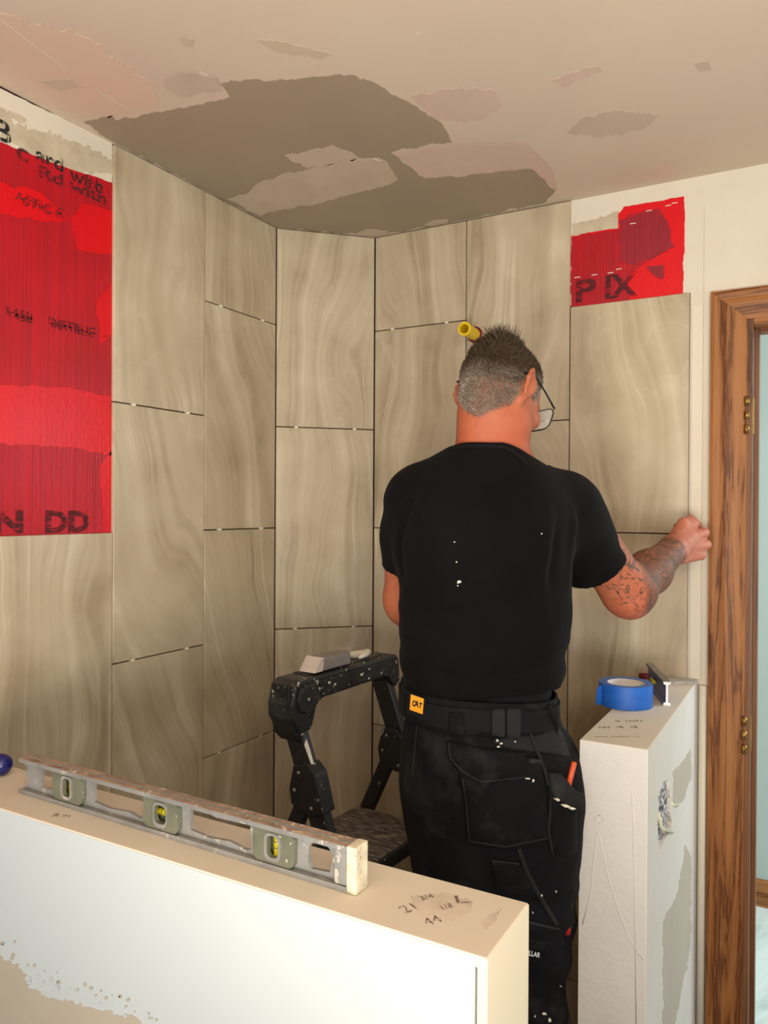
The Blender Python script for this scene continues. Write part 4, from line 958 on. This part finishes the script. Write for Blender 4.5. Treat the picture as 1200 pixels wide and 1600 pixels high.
# hairline: low at the nape, arched over the ears, high at the forehead
vx = 600+FPX*sv[:, 0]/sv[:, 1]; vy = 794-FPX*(sv[:, 2]-CAMZ)/sv[:, 1]
line = np.interp(vx, [712, 722, 734, 748, 765, 800, 812, 822, 850], [612, 636, 645, 650, 641, 628, 612, 601, 596])
ok = np.where(b_ < .005, vy < line, (c_ > .020+.25*b_) | ((b_ < .03) & (c_ > -.02))) & (np.abs(a_) < .076) & (b_ < .058) & ~((np.abs(a_) > .0725) & (c_ < .016)); sv, sn, a_, b_, c_ = sv[ok], sn[ok], a_[ok], b_[ok], c_[ok]
def strands(P, Nr, L, wid, cols, lean):
    n = len(P); d = Nr+lean; d /= np.linalg.norm(d, axis=1)[:, None]; s_ = np.cross(d, RNG.normal(size=(n, 3))); s_ /= np.linalg.norm(s_, axis=1)[:, None]; t_ = np.cross(d, s_)
    d2 = d+lean*.5+RNG.normal(size=(n, 3))*.12; d2 /= np.linalg.norm(d2, axis=1)[:, None]
    m_ = P+d*(L*.55)[:, None]; e_ = m_+d2*(L*.45)[:, None]; b0_ = P-Nr*.001; W_ = wid[:, None]
    vv = np.stack([b0_+s_*W_, b0_-s_*W_*.5+t_*W_*.87, b0_-s_*W_*.5-t_*W_*.87, m_+s_*W_*.8, m_-s_*W_*.4+t_*W_*.7, m_-s_*W_*.4-t_*W_*.7, e_, e_, e_], 1).reshape(-1, 3)
    e_j = np.tile(np.array([0, 0, 0, 0, 0, 0, .0001, -.0001, 0])[None, :, None], (n, 1, 3)).reshape(-1, 3); vv = vv+e_j
    k = np.arange(n)[:, None, None]*9; q = np.array([(0, 1, 4, 3), (1, 2, 5, 4), (2, 0, 3, 5), (3, 4, 7, 6), (4, 5, 8, 7), (5, 3, 6, 8)])[None]
    return vv, (k+q).reshape(-1, 4), np.repeat(cols, 9, axis=0)
top = np.clip((sv[:, 2]-1.806+.3*np.abs(a_))/.035, 0, 1); n0 = len(sv)
pick = RNG.integers(0, n0, 42000); P = sv[pick]+RNG.normal(size=(42000, 3))*.0012; Nr = sn[pick]; tp_ = top[pick]; fr = b_[pick]
swirl = np.cross(Nr, -hu)*.25
lean = np.tile(hf*.45-hu*.25, (42000, 1))*(1-tp_)[:, None]*1.2+(np.tile(hf*.25+hu*.35-hr*.25, (42000, 1))+RNG.normal(size=(42000, 3))*.30)*tp_[:, None]+swirl
lean[tp_ < .5] = (-hu*1.1)[None]+RNG.normal(size=((tp_ < .5).sum(), 3))*.3
hi_ = np.clip((P[:, 2]-1.845)/.03, 0, 1)
L = .0036+tp_*(.003+.005*RNG.random(42000)+.016*hi_*RNG.random(42000)*(P[:, 0] < .26))
lean = lean+np.outer(hi_*tp_*1.2, np.array((-.25, 0, .55))); wid = .00038+.00030*tp_
g1 = np.array(G((128, 112, 98))); g2 = np.array(G((72, 58, 46))); gt = np.array(G((74, 58, 42))); gg = np.array(G((172, 160, 146)))
rn = RNG.random(42000)[:, None]; cl_ = vnoise(P, (70, 70, 70), 5)[:, None]*.5+.5
side = g2*(1-rn)+gg*rn; side = side*(1.15+.7*cl_); tc_ = gt*(.55+.9*rn); cols = side*(1-tp_[:, None])+tc_*tp_[:, None]
vv, qq, cw = strands(P, Nr, L, wid, cols, lean)
# cowlick tufts at the crown front
tv = sv[(sv[:, 2] > sv[:, 2].max()-.012) & (sv[:, 0]/sv[:, 1]*FPX+600 > 768) & (sv[:, 0]/sv[:, 1]*FPX+600 < 800)]; n2 = 330
P2 = tv[RNG.integers(0, len(tv), n2)]+RNG.normal(size=(n2, 3))*.002; kk_ = RNG.integers(0, 5, n2); N2 = np.array([(-.75, -.2, 1.), (-.45, 0, 1.2), (.05, -.2, 1.1), (.45, 0, 1.), (-.2, .2, 1.2)])[kk_]+RNG.normal(size=(n2, 3))*.12
v2, q2, c2 = strands(P2-np.array((0, 0, .002)), N2/np.linalg.norm(N2, axis=1)[:, None], .018+RNG.random(n2)*.028, np.full(n2, .0012), np.tile(gt, (n2, 1))*(.6+.8*RNG.random((n2, 1))), np.zeros((n2, 3)))
q2 = q2+len(vv); vv = np.concatenate([vv, v2]); qq = np.concatenate([qq, q2]); cw = np.concatenate([cw, c2])
me_v = l2w(vv)
hair = mk('hair', me_v, qq, M['hair'], man)
if len(hair.data.vertices) == len(cw): setcol(hair, 'tone', cw)
# darker scalp under the hair (skin tone attribute)
A_c = c.copy(); fullmask = np.zeros(len(bodyV)); fullmask[sel[ok]] = 1
E_ = np.concatenate([Q[:, [i, (i+1) % 4]] for i in range(4)])
for _ in range(2):
    s2 = np.zeros(len(bodyV)); k2_ = np.zeros(len(bodyV)); np.add.at(s2, E_[:, 0], fullmask[E_[:, 1]]); np.add.at(k2_, E_[:, 0], 1); fullmask = .5*fullmask+.5*s2/np.maximum(k2_, 1)
topf = np.clip((bodyV[:, 2]-1.806)/.035, 0, 1)[:, None]
sc_ = np.array(G((100, 84, 72)))*(1-topf)+np.array(G((58, 44, 34)))*topf
A_c = A_c*(1-fullmask[:, None])+sc_*fullmask[:, None]
body.data.color_attributes.remove(body.data.color_attributes['tone']); setcol(body, 'tone', A_c)

# ---- glasses
M['frame'] = plain('black_spectacle_frame', (18, 18, 18), .3)
tg = NT('spectacle_lens', .05); tg.col(G((210, 214, 210))); tg.b.inputs['Transmission Weight'].default_value = .0; tg.b.inputs['Alpha'].default_value = .35; M['lens'] = tg.m
W3 = lambda p: Vector(l2w(p))
gl = tube('glasses', [W3(hd(.0765, -.042, -.006)), W3(hd(.0775, -.026, .012)), W3(hd(.0765, -.012, .014)), W3(hd(.074, .04, .012)), W3(hd(.072, .088, .008))], [.0024, .0022, .0018, .0018, .0020], M['frame'], man, 8)
tube('temple', [W3(hd(-.0765, -.042, -.006)), W3(hd(-.0775, -.026, .012)), W3(hd(-.0765, -.012, .014)), W3(hd(-.074, .04, .012)), W3(hd(-.072, .088, .008))], .0020, M['frame'], gl, 8)
for s in (-1, 1):
    P_ = [hd(s*(.038+x), .100-abs(.038+x)*.16, -.012+y) for x, y in rrect(-.030, .034, -.026, .022, .014, 4)]
    tube('rim', [W3(p) for p in P_]+[W3(P_[0])], .0015, M['frame'], gl, 6)
    mk('lens', [W3(p) for p in P_]+[W3(p-hf*.0012) for p in P_], [list(range(len(P_))), list(range(len(P_), 2*len(P_)))[::-1]], M['lens'], gl)
tube('bridge', [W3(hd(-.011, .105, -.004)), W3(hd(0, .108, .0)), W3(hd(.011, .105, -.004))], .0015, M['frame'], gl, 6)
# short beard strands at the chin
n3 = 500; P3 = np.array([hd(.0, .052, -.098)]*n3)+np.outer(RNG.normal(size=n3)*.016, hr)+np.outer(RNG.normal(size=n3)*.012, hf)
N3 = (P3-hd(0, .03, -.07)); N3 /= np.linalg.norm(N3, axis=1)[:, None]
P3 = hd(0, .055, -.083)+N3*.026
v3, q3, c3 = strands(P3, N3, .006+RNG.random(n3)*.010, np.full(n3, .0005), np.tile(np.array(G((130, 112, 96))), (n3, 1))*(.5+RNG.random((n3, 1))), np.zeros((n3, 3)))
bd = mk('beard', l2w(v3), q3, M['hair'], man); 
if len(bd.data.vertices) == len(c3): setcol(bd, 'tone', c3)

# ---- T-shirt
def cloth(name, c, rough, weave=900, spotc=None):
    t = NT(name, rough, 0, .12); o = t.obj(); c0 = G(c)
    base = t.ramp(t.noise(o, 7, 4), [(.35, tuple(x*.8 for x in c0)), (.7, tuple(x*1.35 for x in c0))])
    if spotc:
        dust = t.ramp(t.noise(o, 9, 5, .65), [(.52, (0, 0, 0)), (.75, (.35,)*3)]); base = t.mix(dust, base, G(spotc))
    t.col(base); t.b.inputs['Sheen Weight'].default_value = .012; t.bump(t.noise(o, weave, 2), .25, .0006); return t.m
M['shirt'] = cloth('black_cotton', (9, 8, 9), .9); M['rib'] = cloth('black_ribbed_collar', (17, 16, 17), .9)
M['trouser'] = cloth('black_canvas', (18, 18, 21), .85, 700, (74, 72, 70)); M['trouser2'] = cloth('dusty_black_canvas', (38, 38, 39), .85, 700, (100, 98, 94))
M['beltm'] = cloth('black_webbing', (20, 20, 22), .7, 1200)
T = Field(ar(-.10, .52, .0042), ar(1.28, 1.72, .0046), ar(1.10, 1.76, .0042))
ST = [(1104, 638, 868, .138), (1060, 630, 876, .138), (1000, 625, 884, .138), (940, 622, 889, .142), (880, 617, 890, .144), (840, 613, 893, .142), (800, 612, 894, .134), (765, 628, 885, .118), (735, 651, 858, .106), (712, 680, 828, .092), (694, 704, 820, .082)]
T.loft([ring(a, b, c, d, .0) for a, b, c, d in ST], .012, p=2.5)
T.cap(lv(735, 737, 1.49), lv(668, 772, 1.50), .052, .060, .03); T.cap(lv(795, 745, 1.49), lv(860, 783, 1.51), .048, .058, .03)
T.cap(lv(852, 792, 1.51), lv(878, 806, 1.525), .066, .076, .03); T.cap(lv(878, 800, 1.525), lv(945, 905, 1.585), .078, .062, .02)
T.cap(lv(655, 785, 1.51), lv(650, 830, 1.54), .068, .068, .03); T.cap(lv(650, 830, 1.54), lv(642, 905, 1.565), .066, .060, .02)
T.cap(lv(690, 790, 1.40), lv(700, 860, 1.39), .03, .03, .06); T.cap(lv(820, 790, 1.40), lv(815, 860, 1.39), .03, .03, .06)   # shoulder blades
# cut sleeve ends, neckline, hem
T.half(lv(936, 886, 1.575), lv(945, 905, 1.585)-lv(878, 800, 1.525), lo=(xr(893)+.012, 1.2, 1.2), hi=(.6, 1.8, 1.75))
T.half(lv(640, 887, 1.565), lv(642, 905, 1.565)-lv(650, 830, 1.54), lo=(-.1, 1.2, 1.2), hi=(xr(619), 1.8, 1.75))
T.half(lv(750, 687, 1.42), np.array((.03, .12, 1.)))
T.half(lv(790, 689, 1.42), np.array((.42, .10, 1)), hi=(xr(850), 1.8, 1.8))
T.half((0, 0, lv(600, 1096, 1.37)[2]), (.04, 0, -1))
V, Q = T.mesh(); V = relax(V, Q, 2, .5); Nn = normals(V, Q)
disp = vnoise(V, (9, 9, 14), 1)*.0040+vnoise(V, (20, 20, 34), 2)*.0020
low = np.clip((zr(960)-V[:, 2])/.12, 0, 1); disp += low*(np.sin(V[:, 2]*95+V[:, 0]*26+vnoise(V, (12, 12, 12), 4)*2.2)*.0036)
V = V+Nn*disp[:, None]
s1 = 1.37
FL = [([lv(885, 800, s1), lv(868, 850, s1), lv(862, 905, s1)], .010, -.006), ([lv(902, 800, s1+.05), lv(884, 860, s1+.05), lv(880, 910, s1+.05)], .012, .006), ([lv(850, 800, s1), lv(845, 880, s1), lv(850, 960, s1)], .016, .004),
      ([lv(640, 780, s1+.03), lv(622, 850, s1+.06), lv(622, 900, s1+.06)], .010, -.007), ([lv(660, 780, s1), lv(640, 860, s1), lv(640, 950, s1)], .014, .004),
      ([lv(740, 760, s1), lv(745, 900, s1-.01), lv(745, 1020, s1)], .030, -.006), ([lv(720, 1075, s1), lv(800, 1060, s1), lv(868, 1078, s1+.05)], .012, .006), ([lv(660, 1050, s1), lv(740, 1068, s1), lv(850, 1045, s1)], .012, -.005),
      ([lv(690, 870, s1), lv(700, 940, s1)], .02, .004), ([lv(900, 870, 1.5), lv(935, 835, 1.5)], .010, -.004), ([lv(895, 830, 1.5), lv(930, 800, 1.52)], .012, .004)]
V = folds(V, Nn, FL)
shirt = mk('t_shirt', l2w(V), Q, M['shirt'], man, smooth=True)
# collar rib: band around the neck opening
col_px = [(702, 688, 1.455), (724, 686, 1.435), (760, 688, 1.428), (792, 694, 1.432), (814, 706, 1.450), (828, 718, 1.485)]
colP = [lv(*p) for p in col_px]+[lv(800, 735, 1.560), lv(758, 738, 1.575), lv(715, 722, 1.555), lv(696, 700, 1.50)]
colP = [W3(p) for p in colP]+[W3(colP[0])]
def smoothpath(P, k=5):
    out = []
    n = len(P)-1
    for i in range(n):
        p0, p1, p2, p3 = P[(i-1) % n], P[i], P[i+1], P[(i+2) % n]
        for j in range(k):
            t = j/k; out.append(.5*((2*p1)+(p2-p0)*t+(2*p0-5*p1+4*p2-p3)*t*t+(3*p1-p0-3*p2+p3)*t**3))
    out.append(out[0]); return out


# ---- trousers
X = Field(ar(-.10, .50, .0046), ar(1.26, 1.76, .0052), ar(.02, 1.24, .0056))
TRR = [(1060, 640, 862, .130), (1096, 638, 862, .130), (1120, 632, 874, .134), (1160, 632, 888, .142), (1200, 640, 898, .146), (1250, 650, 902, .142), (1300, 664, 898, .128), (1350, 682, 888, .105), (1400, 705, 868, .07)]
X.loft([ring(a, b, c, d, .004) for a, b, c, d in TRR], .02, p=2.6)
X.cap(hipL+np.array((.004, 0, .02)), lv(722, 1450, 1.51), .094, .084, .06); X.cap(lv(722, 1450, 1.51), knL, .084, .074, .02); X.cap(knL, anL, .074, .070, .02)
X.cap(hipR+np.array((.012, 0, .02)), lv(834, 1450, 1.50), .096, .074, .06); X.cap(lv(834, 1450, 1.50), lv(832, 1650, 1.50), .070, .064, .02); X.cap(lv(832, 1650, 1.5), anR, .064, .068, .02)
X.half((0, 0, .09), (0, 0, -1)); X.half((0, 0, lv(600, 1096, 1.37)[2]+.02), (0, 0, 1))
V, Q = X.mesh(); V = relax(V, Q, 2, .5); Nn = normals(V, Q)
disp = vnoise(V, (10, 10, 8), 6)*.0045+vnoise(V, (26, 26, 20), 7)*.0022+vnoise(V, (60, 60, 50), 9)*.0007
kz = np.clip((zr(1330)-V[:, 2])/.1, 0, 1); disp += kz*np.sin(V[:, 2]*70+V[:, 0]*30+vnoise(V, (9, 9, 9), 8)*3)*.004
V = V+Nn*disp[:, None]
f_ = 1.37
V = folds(V, Nn, [([lv(660, 1160, f_), lv(655, 1240, f_)], .012, .004), ([lv(745, 1320, f_), lv(760, 1400, f_)], .02, -.008), ([lv(850, 1480, 1.42), lv(880, 1500, 1.42)], .012, .006), ([lv(835, 1530, 1.42), lv(885, 1515, 1.42)], .012, -.006), ([lv(840, 1560, 1.42), lv(880, 1575, 1.42)], .012, .006)])
trous = mk('trousers', l2w(V), Q, M['trouser'], man, smooth=True)
def bvh_of(o, extra=None):
    b = wloc(o); vv_ = [v.co+b for v in o.data.vertices]; return BVHTree.FromPolygons(vv_, [tuple(p.vertices) for p in o.data.polygons])
BT, BS, BB = bvh_of(trous), bvh_of(shirt), bvh_of(body)
def late_collar(): seam('collar', [(703, 702), (712, 699), (735, 697), (765, 697), (786, 699), (800, 705), (814, 716), (824, 728)], BS, M['rib'], shirt, .0042, .0)
BH = BVHTree.FromPolygons([v.co+wloc(trous) for v in trous.data.vertices]+[v.co+wloc(shirt) for v in shirt.data.vertices], [tuple(q.vertices) for q in trous.data.polygons]+[tuple(i+len(trous.data.vertices) for i in q.vertices) for q in shirt.data.polygons])
def conform(name, poly, bv, mat, parent, off=.0015, th=.002, step=7, amp=0, seed=0, puff=0):   # a cloth piece laid over a surface
    poly = rag(poly, amp, 4, seed) if amp else [tuple(Vector(poly[i]).lerp(Vector(poly[(i+1) % len(poly)]), k/max(1, int((Vector(poly[i])-Vector(poly[(i+1) % len(poly)])).length/step)))) for i in range(len(poly)) for k in range(max(1, int((Vector(poly[i])-Vector(poly[(i+1) % len(poly)])).length/step)))]
    xs2 = [p[0] for p in poly]; ys2 = [p[1] for p in poly]; pts = [Vector(p) for p in poly]; nb = len(pts)
    def inside(x, y):
        c_ = False; j = nb-1
        for i in range(nb):
            if (poly[i][1] > y) != (poly[j][1] > y) and x < (poly[j][0]-poly[i][0])*(y-poly[i][1])/(poly[j][1]-poly[i][1])+poly[i][0]: c_ = not c_
            j = i
        return c_
    if puff or step < 50:
        x = min(xs2)+step/2
        while x < max(xs2):
            y = min(ys2)+step/2
            while y < max(ys2):
                if inside(x, y): pts.append(Vector((x, y)))
                y += step
            x += step
    r = delaunay_2d_cdt(pts, [(i, (i+1) % nb) for i in range(nb)], [], 1, 1e-4); P2_, F2_ = r[0], [f for f in r[2]]
    top_, bot = [], []; last = None
    for q in P2_:
        d = ray(q.x, q.y).normalized(); hit = bv.ray_cast(CAM, d)
        if hit[0] is None or (last is not None and (hit[0]-last).length > .25):
            hit = (last if last is not None else CAM+d*1.45, -d)
            pos = onp(q.x, q.y, hit[0], HF) ; n_ = -HF
        else: pos, n_ = hit[0], hit[1]
        last = pos; n_ = n_ if n_.dot(d) < 0 else -n_
        e_ = min((Vector(p)-q).length for p in poly)/max(1, puff*1000) if puff else 1
        o_ = off+th*(1 if not puff else .35)+ (puff*min(1, (min((Vector(p)-q).length for p in poly)/18))**.5 if puff else 0)
        top_.append(pos+n_*o_); bot.append(pos-n_*.002)
    n = len(top_); F_ = [tuple(f) for f in F2_]; out = [f[::-1] for f in F_]+[tuple(i+n for i in f) for f in F_]
    ee = set()
    for f in F_:
        for a, b in zip(f, f[1:]+f[:1]): ee.add((a, b))
    for a, b in ee:
        if (b, a) not in ee: out.append((a, b, b+n, a+n))
    o = mk(name, top_+bot, out, mat, parent, smooth=False)
    bm = bmesh.new(); bm.from_mesh(o.data); bmesh.ops.recalc_face_normals(bm, faces=bm.faces); bm.to_mesh(o.data); bm.free(); 
    for p in o.data.polygons: p.use_smooth = True
    return o
def seam(name, path, bv, mat, parent, r=.0022, off=.001):
    P_ = []
    for i in range(len(path)-1):
        a, b = Vector(path[i]), Vector(path[i+1]); k = max(1, int((b-a).length/6))
        for j in range(k+(1 if i == len(path)-2 else 0)):
            q = a.lerp(b, j/k); d = ray(q.x, q.y).normalized(); h = bv.ray_cast(CAM, d)
            if h[0] is not None: P_.append(h[0]-d*off)
    if len(P_) > 1: return tube(name, P_, r, mat, parent, 6)
# belt (a band around the waist, wider than the trousers top)
zr2 = lambda py: lv(600, py, 1.372)[2]
cxw, rxw = xr(748), (xr(868)-xr(632))/2
def band(name, z0, z1, tilt, ex_, mat, parent, th=.004):
    V_ = []; F_ = []; n = 64
    for k in range(n):
        a = 2*math.pi*k/n; ca, sa = math.cos(a), math.sin(a); f = (abs(ca)**2.6+abs(sa)**2.6)**(-1/2.6)
        for (z, e_) in ((z0, 0), (z0, th), (z1, th), (z1, 0)):
            x = cxw+ca*f*(rxw+ex_+e_); V_.append((x, DM+sa*f*(.134+ex_+e_), z-tilt*(x-cxw)))
    for k in range(n):
        for j in range(4): F_.append((k*4+j, ((k+1) % n)*4+j, ((k+1) % n)*4+(j+1) % 4, k*4+(j+1) % 4))
    o = mk(name, [tuple(l2w(np.array(v))) for v in V_], F_, mat, parent, smooth=False); bm = bmesh.new(); bm.from_mesh(o.data); bmesh.ops.recalc_face_normals(bm, faces=bm.faces); bm.to_mesh(o.data); bm.free()
    return o
waist = band('waistband', zr2(1146), zr2(1096), .05, -.002, M['trouser'], trous)
belt = band('belt', zr2(1140), zr2(1106), .05, .003, M['beltm'], man)
BW = BVHTree.FromPolygons([v.co+wloc(belt) for v in belt.data.vertices], [tuple(p.vertices) for p in belt.data.polygons])
M['lab'] = plain('orange_yellow_label', (238, 158, 30), .5, var=.04)
M['ktext'] = plain('black_lettering', (12, 10, 8), .6); M['wtext'] = plain('white_lettering', (220, 220, 216), .6)
lN = (-HF*.88-HR*.48).normalized(); lP = at(650, 1102, 1.392)
def quad(px_, o_): return [onp(x, y, lP+lN*o_, lN) for x, y in px_]
tab = prism('label_tab', quad([(637, 1081), (666, 1092), (664, 1127), (635, 1116)], 0), -lN*.004, M['beltm'], man, .0006)
lab = prism('brand_label', quad([(642, 1085), (662, 1092), (660, 1116), (640, 1109)], .0012), -lN*.0012, M['lab'], man)
Q0, Q1, Q2, Q3 = quad([(640, 1109), (660, 1116), (662, 1092), (642, 1085)], .0014); rt = (Q1-Q0).normalized(); upx = lN.cross(rt).normalized(); upx = upx if upx.z > 0 else -upx
bt = Q0+rt*.0030+upx*.0095; wl_ = (Q1-Q0).length
text('brand_letters', 'C', bt, rt, upx, .0135, M['ktext'], lab, sx=.68, bold=.0007); text('brand_letters', 'T', bt+rt*(wl_-.0125), rt, upx, .0135, M['ktext'], lab, sx=.68, bold=.0007)
text('brand_letters', 'A', bt+rt*(wl_*.5-.0080), rt, upx, .0155, M['ktext'], lab, sx=.74, bold=.0007)
tcn = bt+rt*(wl_*.5-.0032)+lN*.0003; prism('brand_triangle', [tcn-rt*.0026-upx*.0004, tcn+rt*.0026-upx*.0004, tcn+upx*.0026], lN*.0002, M['lab'], lab)
def loop_(p, m='trouser'): conform('belt_loop', p, BW, M[m], trous, .004, .003)
loop_([(703, 1112), (724, 1114), (724, 1147), (702, 1143)]); loop_([(768, 1104), (788, 1104), (788, 1150), (768, 1148)], 'trouser2'); loop_([(791, 1104), (813, 1104), (811, 1152), (791, 1150)], 'trouser2')
loop_([(858, 1096), (867, 1110), (872, 1130), (870, 1148), (864, 1130), (856, 1108)])
conform('dusty_panel', [(790, 1152), (830, 1138), (862, 1120), (880, 1150), (890, 1182), (850, 1176), (800, 1170), (768, 1160)], BT, M['trouser2'], trous, .001, .001)
# pockets
pk = conform('pocket', [(716, 1178), (826, 1182), (842, 1186), (850, 1240), (856, 1310), (800, 1324), (760, 1320), (732, 1314), (727, 1250), (716, 1200)], BT, M['trouser'], trous, .004, .003, puff=.006)
BP = bvh_of(pk)
fl = conform('pocket_flap', [(700, 1158), (760, 1170), (818, 1176), (824, 1214), (752, 1222), (722, 1205), (703, 1184)], BT, M['trouser'], trous, .009, .003, puff=.006)
BFl = bvh_of(fl)
seam('seam', [(701, 1160), (703, 1184), (722, 1205), (752, 1222), (822, 1214)], BFl, M['trouser2'], fl, .0018, .000)
seam('seam', [(722, 1215), (728, 1250), (733, 1314), (790, 1323), (854, 1310)], BP, M['trouser2'], pk, .0018, .000)
side_p = conform('tool_pocket', [(852, 1208), (868, 1212), (890, 1234), (899, 1238), (898, 1330), (880, 1336), (862, 1332), (857, 1270)], BT, M['trouser'], trous, .004, .003, puff=.006)
sd = conform('pocket_flap', [(853, 1206), (868, 1210), (890, 1234), (901, 1238), (901, 1262), (885, 1256), (862, 1246), (855, 1230)], BT, M['trouser2'], trous, .014, .003, puff=.004)
seam('seam', [(826, 1140), (838, 1170), (852, 1206), (858, 1230), (860, 1260), (857, 1300), (864, 1335)], BT, M['trouser2'], trous, .0035, .004)
conform('pocket_tab', [(824, 1184), (840, 1187), (839, 1193), (824, 1191)], BT, M['trouser2'], trous, .014, .002)
lp = conform('pocket', [(768, 1345), (812, 1348), (835, 1385), (840, 1395), (775, 1395)], BT, M['trouser'], trous, .003, .002, puff=.003)
seam('seam', [(810, 1325), (822, 1360), (840, 1395), (858, 1425), (870, 1445)], BT, M['trouser2'], trous, .0045, .002)
seam('seam', [(768, 1345), (812, 1350)], BT, M['trouser2'], trous, .002, .004); seam('seam', [(770, 1346), (776, 1396)], BT, M['trouser2'], trous, .002, .003)
seam('seam', [(652, 1128), (648, 1170), (644, 1215)], BT, M['trouser2'], trous, .0014, .001)
kp = conform('knee_panel', [(820, 1440), (874, 1450), (880, 1475), (850, 1490), (820, 1482)], BT, M['trouser'], trous, .003, .003, puff=.003)
seam('seam', [(820, 1440), (874, 1452)], BT, M['trouser2'], trous, .003, .004)
lb2 = conform('knee_label', [(824, 1462), (854, 1470), (848, 1486), (824, 1482)], BT, M['beltm'], trous, .008, .001)
h0_ = BT.ray_cast(CAM, ray(815, 1474).normalized())[0]
if h0_ is not None: text('knee_letters', 'CATERPILLAR', h0_-HF*.026-HR*.026, (HR*.97+Vector((0, 0, -.20))).normalized(), (Vector((0, 0, .97))+HR*.2).normalized(), .0125, M['wtext'], lb2, sx=.72, bold=.0003)
# paint specks
def speck(px, py, rx_, ry_, bv, parent, off=.001, seed=0):
    rx_, ry_ = (rx_*.62, ry_*.62) if bv is BT else (rx_*.8, ry_*.8)
    conform('paint_spot', [(px+rx_*math.cos(a)*(1+.35*math.sin(3*a+seed)), py+ry_*math.sin(a)*(1+.3*math.cos(2*a+seed))) for a in np.linspace(0, 2*math.pi, 9)[:-1]], bv, M['drip'], parent, off, .0006, step=99)
for i, (x, y, a, b) in enumerate([(710, 847, 1.4, 1.4), (717, 909, 4, 3), (713, 878, 1.5, 1), (715, 915, 1.3, 1), (846, 834, 1, 1)]): speck(x, y, a, b, BS, shirt, .001, i)
for i, (x, y, a, b) in enumerate([(776, 1156, 2.5, 4), (782, 1161, 3, 3), (778, 1166, 4, 2), (803, 1158, 1.5, 1.5), (829, 1118, 1.3, 1.3)]): speck(x, y, a, b, BT, trous, .010, i)
for i, (x, y, a, b) in enumerate([(822, 1214, 6, 1.8), (830, 1217, 2, 4), (868, 1392, 1.3, 1.3), (832, 1425, 1.3, 1.6), (845, 1398, 4, 1.5), (836, 1587, 1.6, 1.6), (850, 1583, 5, 3), (858, 1593, 3, 5), (775, 1357, 1.2, 1.2), (875, 1540, 1, 1)]): speck(x, y, a, b, BT, trous, .012 if y < 1300 else .003, i)
for i, (x, y, a, b) in enumerate([(874, 1254, 6, 2.5), (882, 1258, 4, 2), (862, 1245, 1.5, 3)]): speck(x, y, a, b, BT, trous, .022, i)
# boots
M['boot'] = plain('brown_leather', (60, 44, 34), .6); M['sole'] = plain('black_rubber_sole', (20, 20, 20), .8)
for a_ in (anL, anR):
    Bo = Field(ar(a_[0]-.08, a_[0]+.12, .006), ar(a_[1]-.1, a_[1]+.24, .006), ar(-.01, .22, .006))
    Bo.cap((a_[0], a_[1], .20), (a_[0], a_[1]-.01, .07), .056, .056, .02); Bo.cap((a_[0], a_[1]-.02, .05), (a_[0]+.025, a_[1]+.15, .045), .046, .046, .03); Bo.half((0, 0, .012), (0, 0, -1)); Bo.half((0, 0, .195), (0, 0, 1))
    V, Q = Bo.mesh(); bt_ = mk('boot', l2w(V), Q, M['boot'], man, smooth=True)
    P_ = [(a_[0]+.048*math.cos(t)+(.025 if math.sin(t) > 0 else 0), a_[1]+.065+(.125 if math.sin(t) > 0 else .13)*math.sin(t)) for t in np.linspace(0, 2*math.pi, 25)[:-1]]
    prism('sole', [Vector(l2w(np.array((x, y, 0.001)))) for x, y in P_], (0, 0, .024), M['sole'], bt_)
# tools in the side pocket
M['orange'] = plain('orange_plastic', (212, 82, 38), .4, var=.06); M['redp'] = plain('red_plastic', (190, 30, 20), .4, var=.06)
t0, t1 = at(886, 1236, 1.375), at(897, 1192, 1.385)
ot = thing('pocket_tool', t0, 'orange handled tool sticking up out of the trouser side pocket', 'tool'); tube('handle', [t0, t1, t1+(t1-t0).normalized()*.002], [.0050, .0050, .003], M['orange'], ot, 10); tube('tip', [t0-(t1-t0)*.5, t0], [.003, .0045], M['black'], ot, 8)
t0, t1 = at(885, 1458, 1.45), at(888, 1432, 1.45)
rt_ = thing('hanging_tool', at(888, 1340, 1.45), 'black tool with red end hanging beside the trouser leg', 'tool'); tube('red_end', [t0, t1], .0075, M['redp'], rt_, 10); tube('shank', [t1, at(893, 1390, 1.45), at(897, 1340, 1.45)], [.006, .008, .009], M['black'], rt_, 10)
ell('paint_spot', at(889, 1421, 1.441), (HR*.003, HF*.001, Vector((0, 0, .005))), M['drip'], rt_, seg=8)

late_collar()
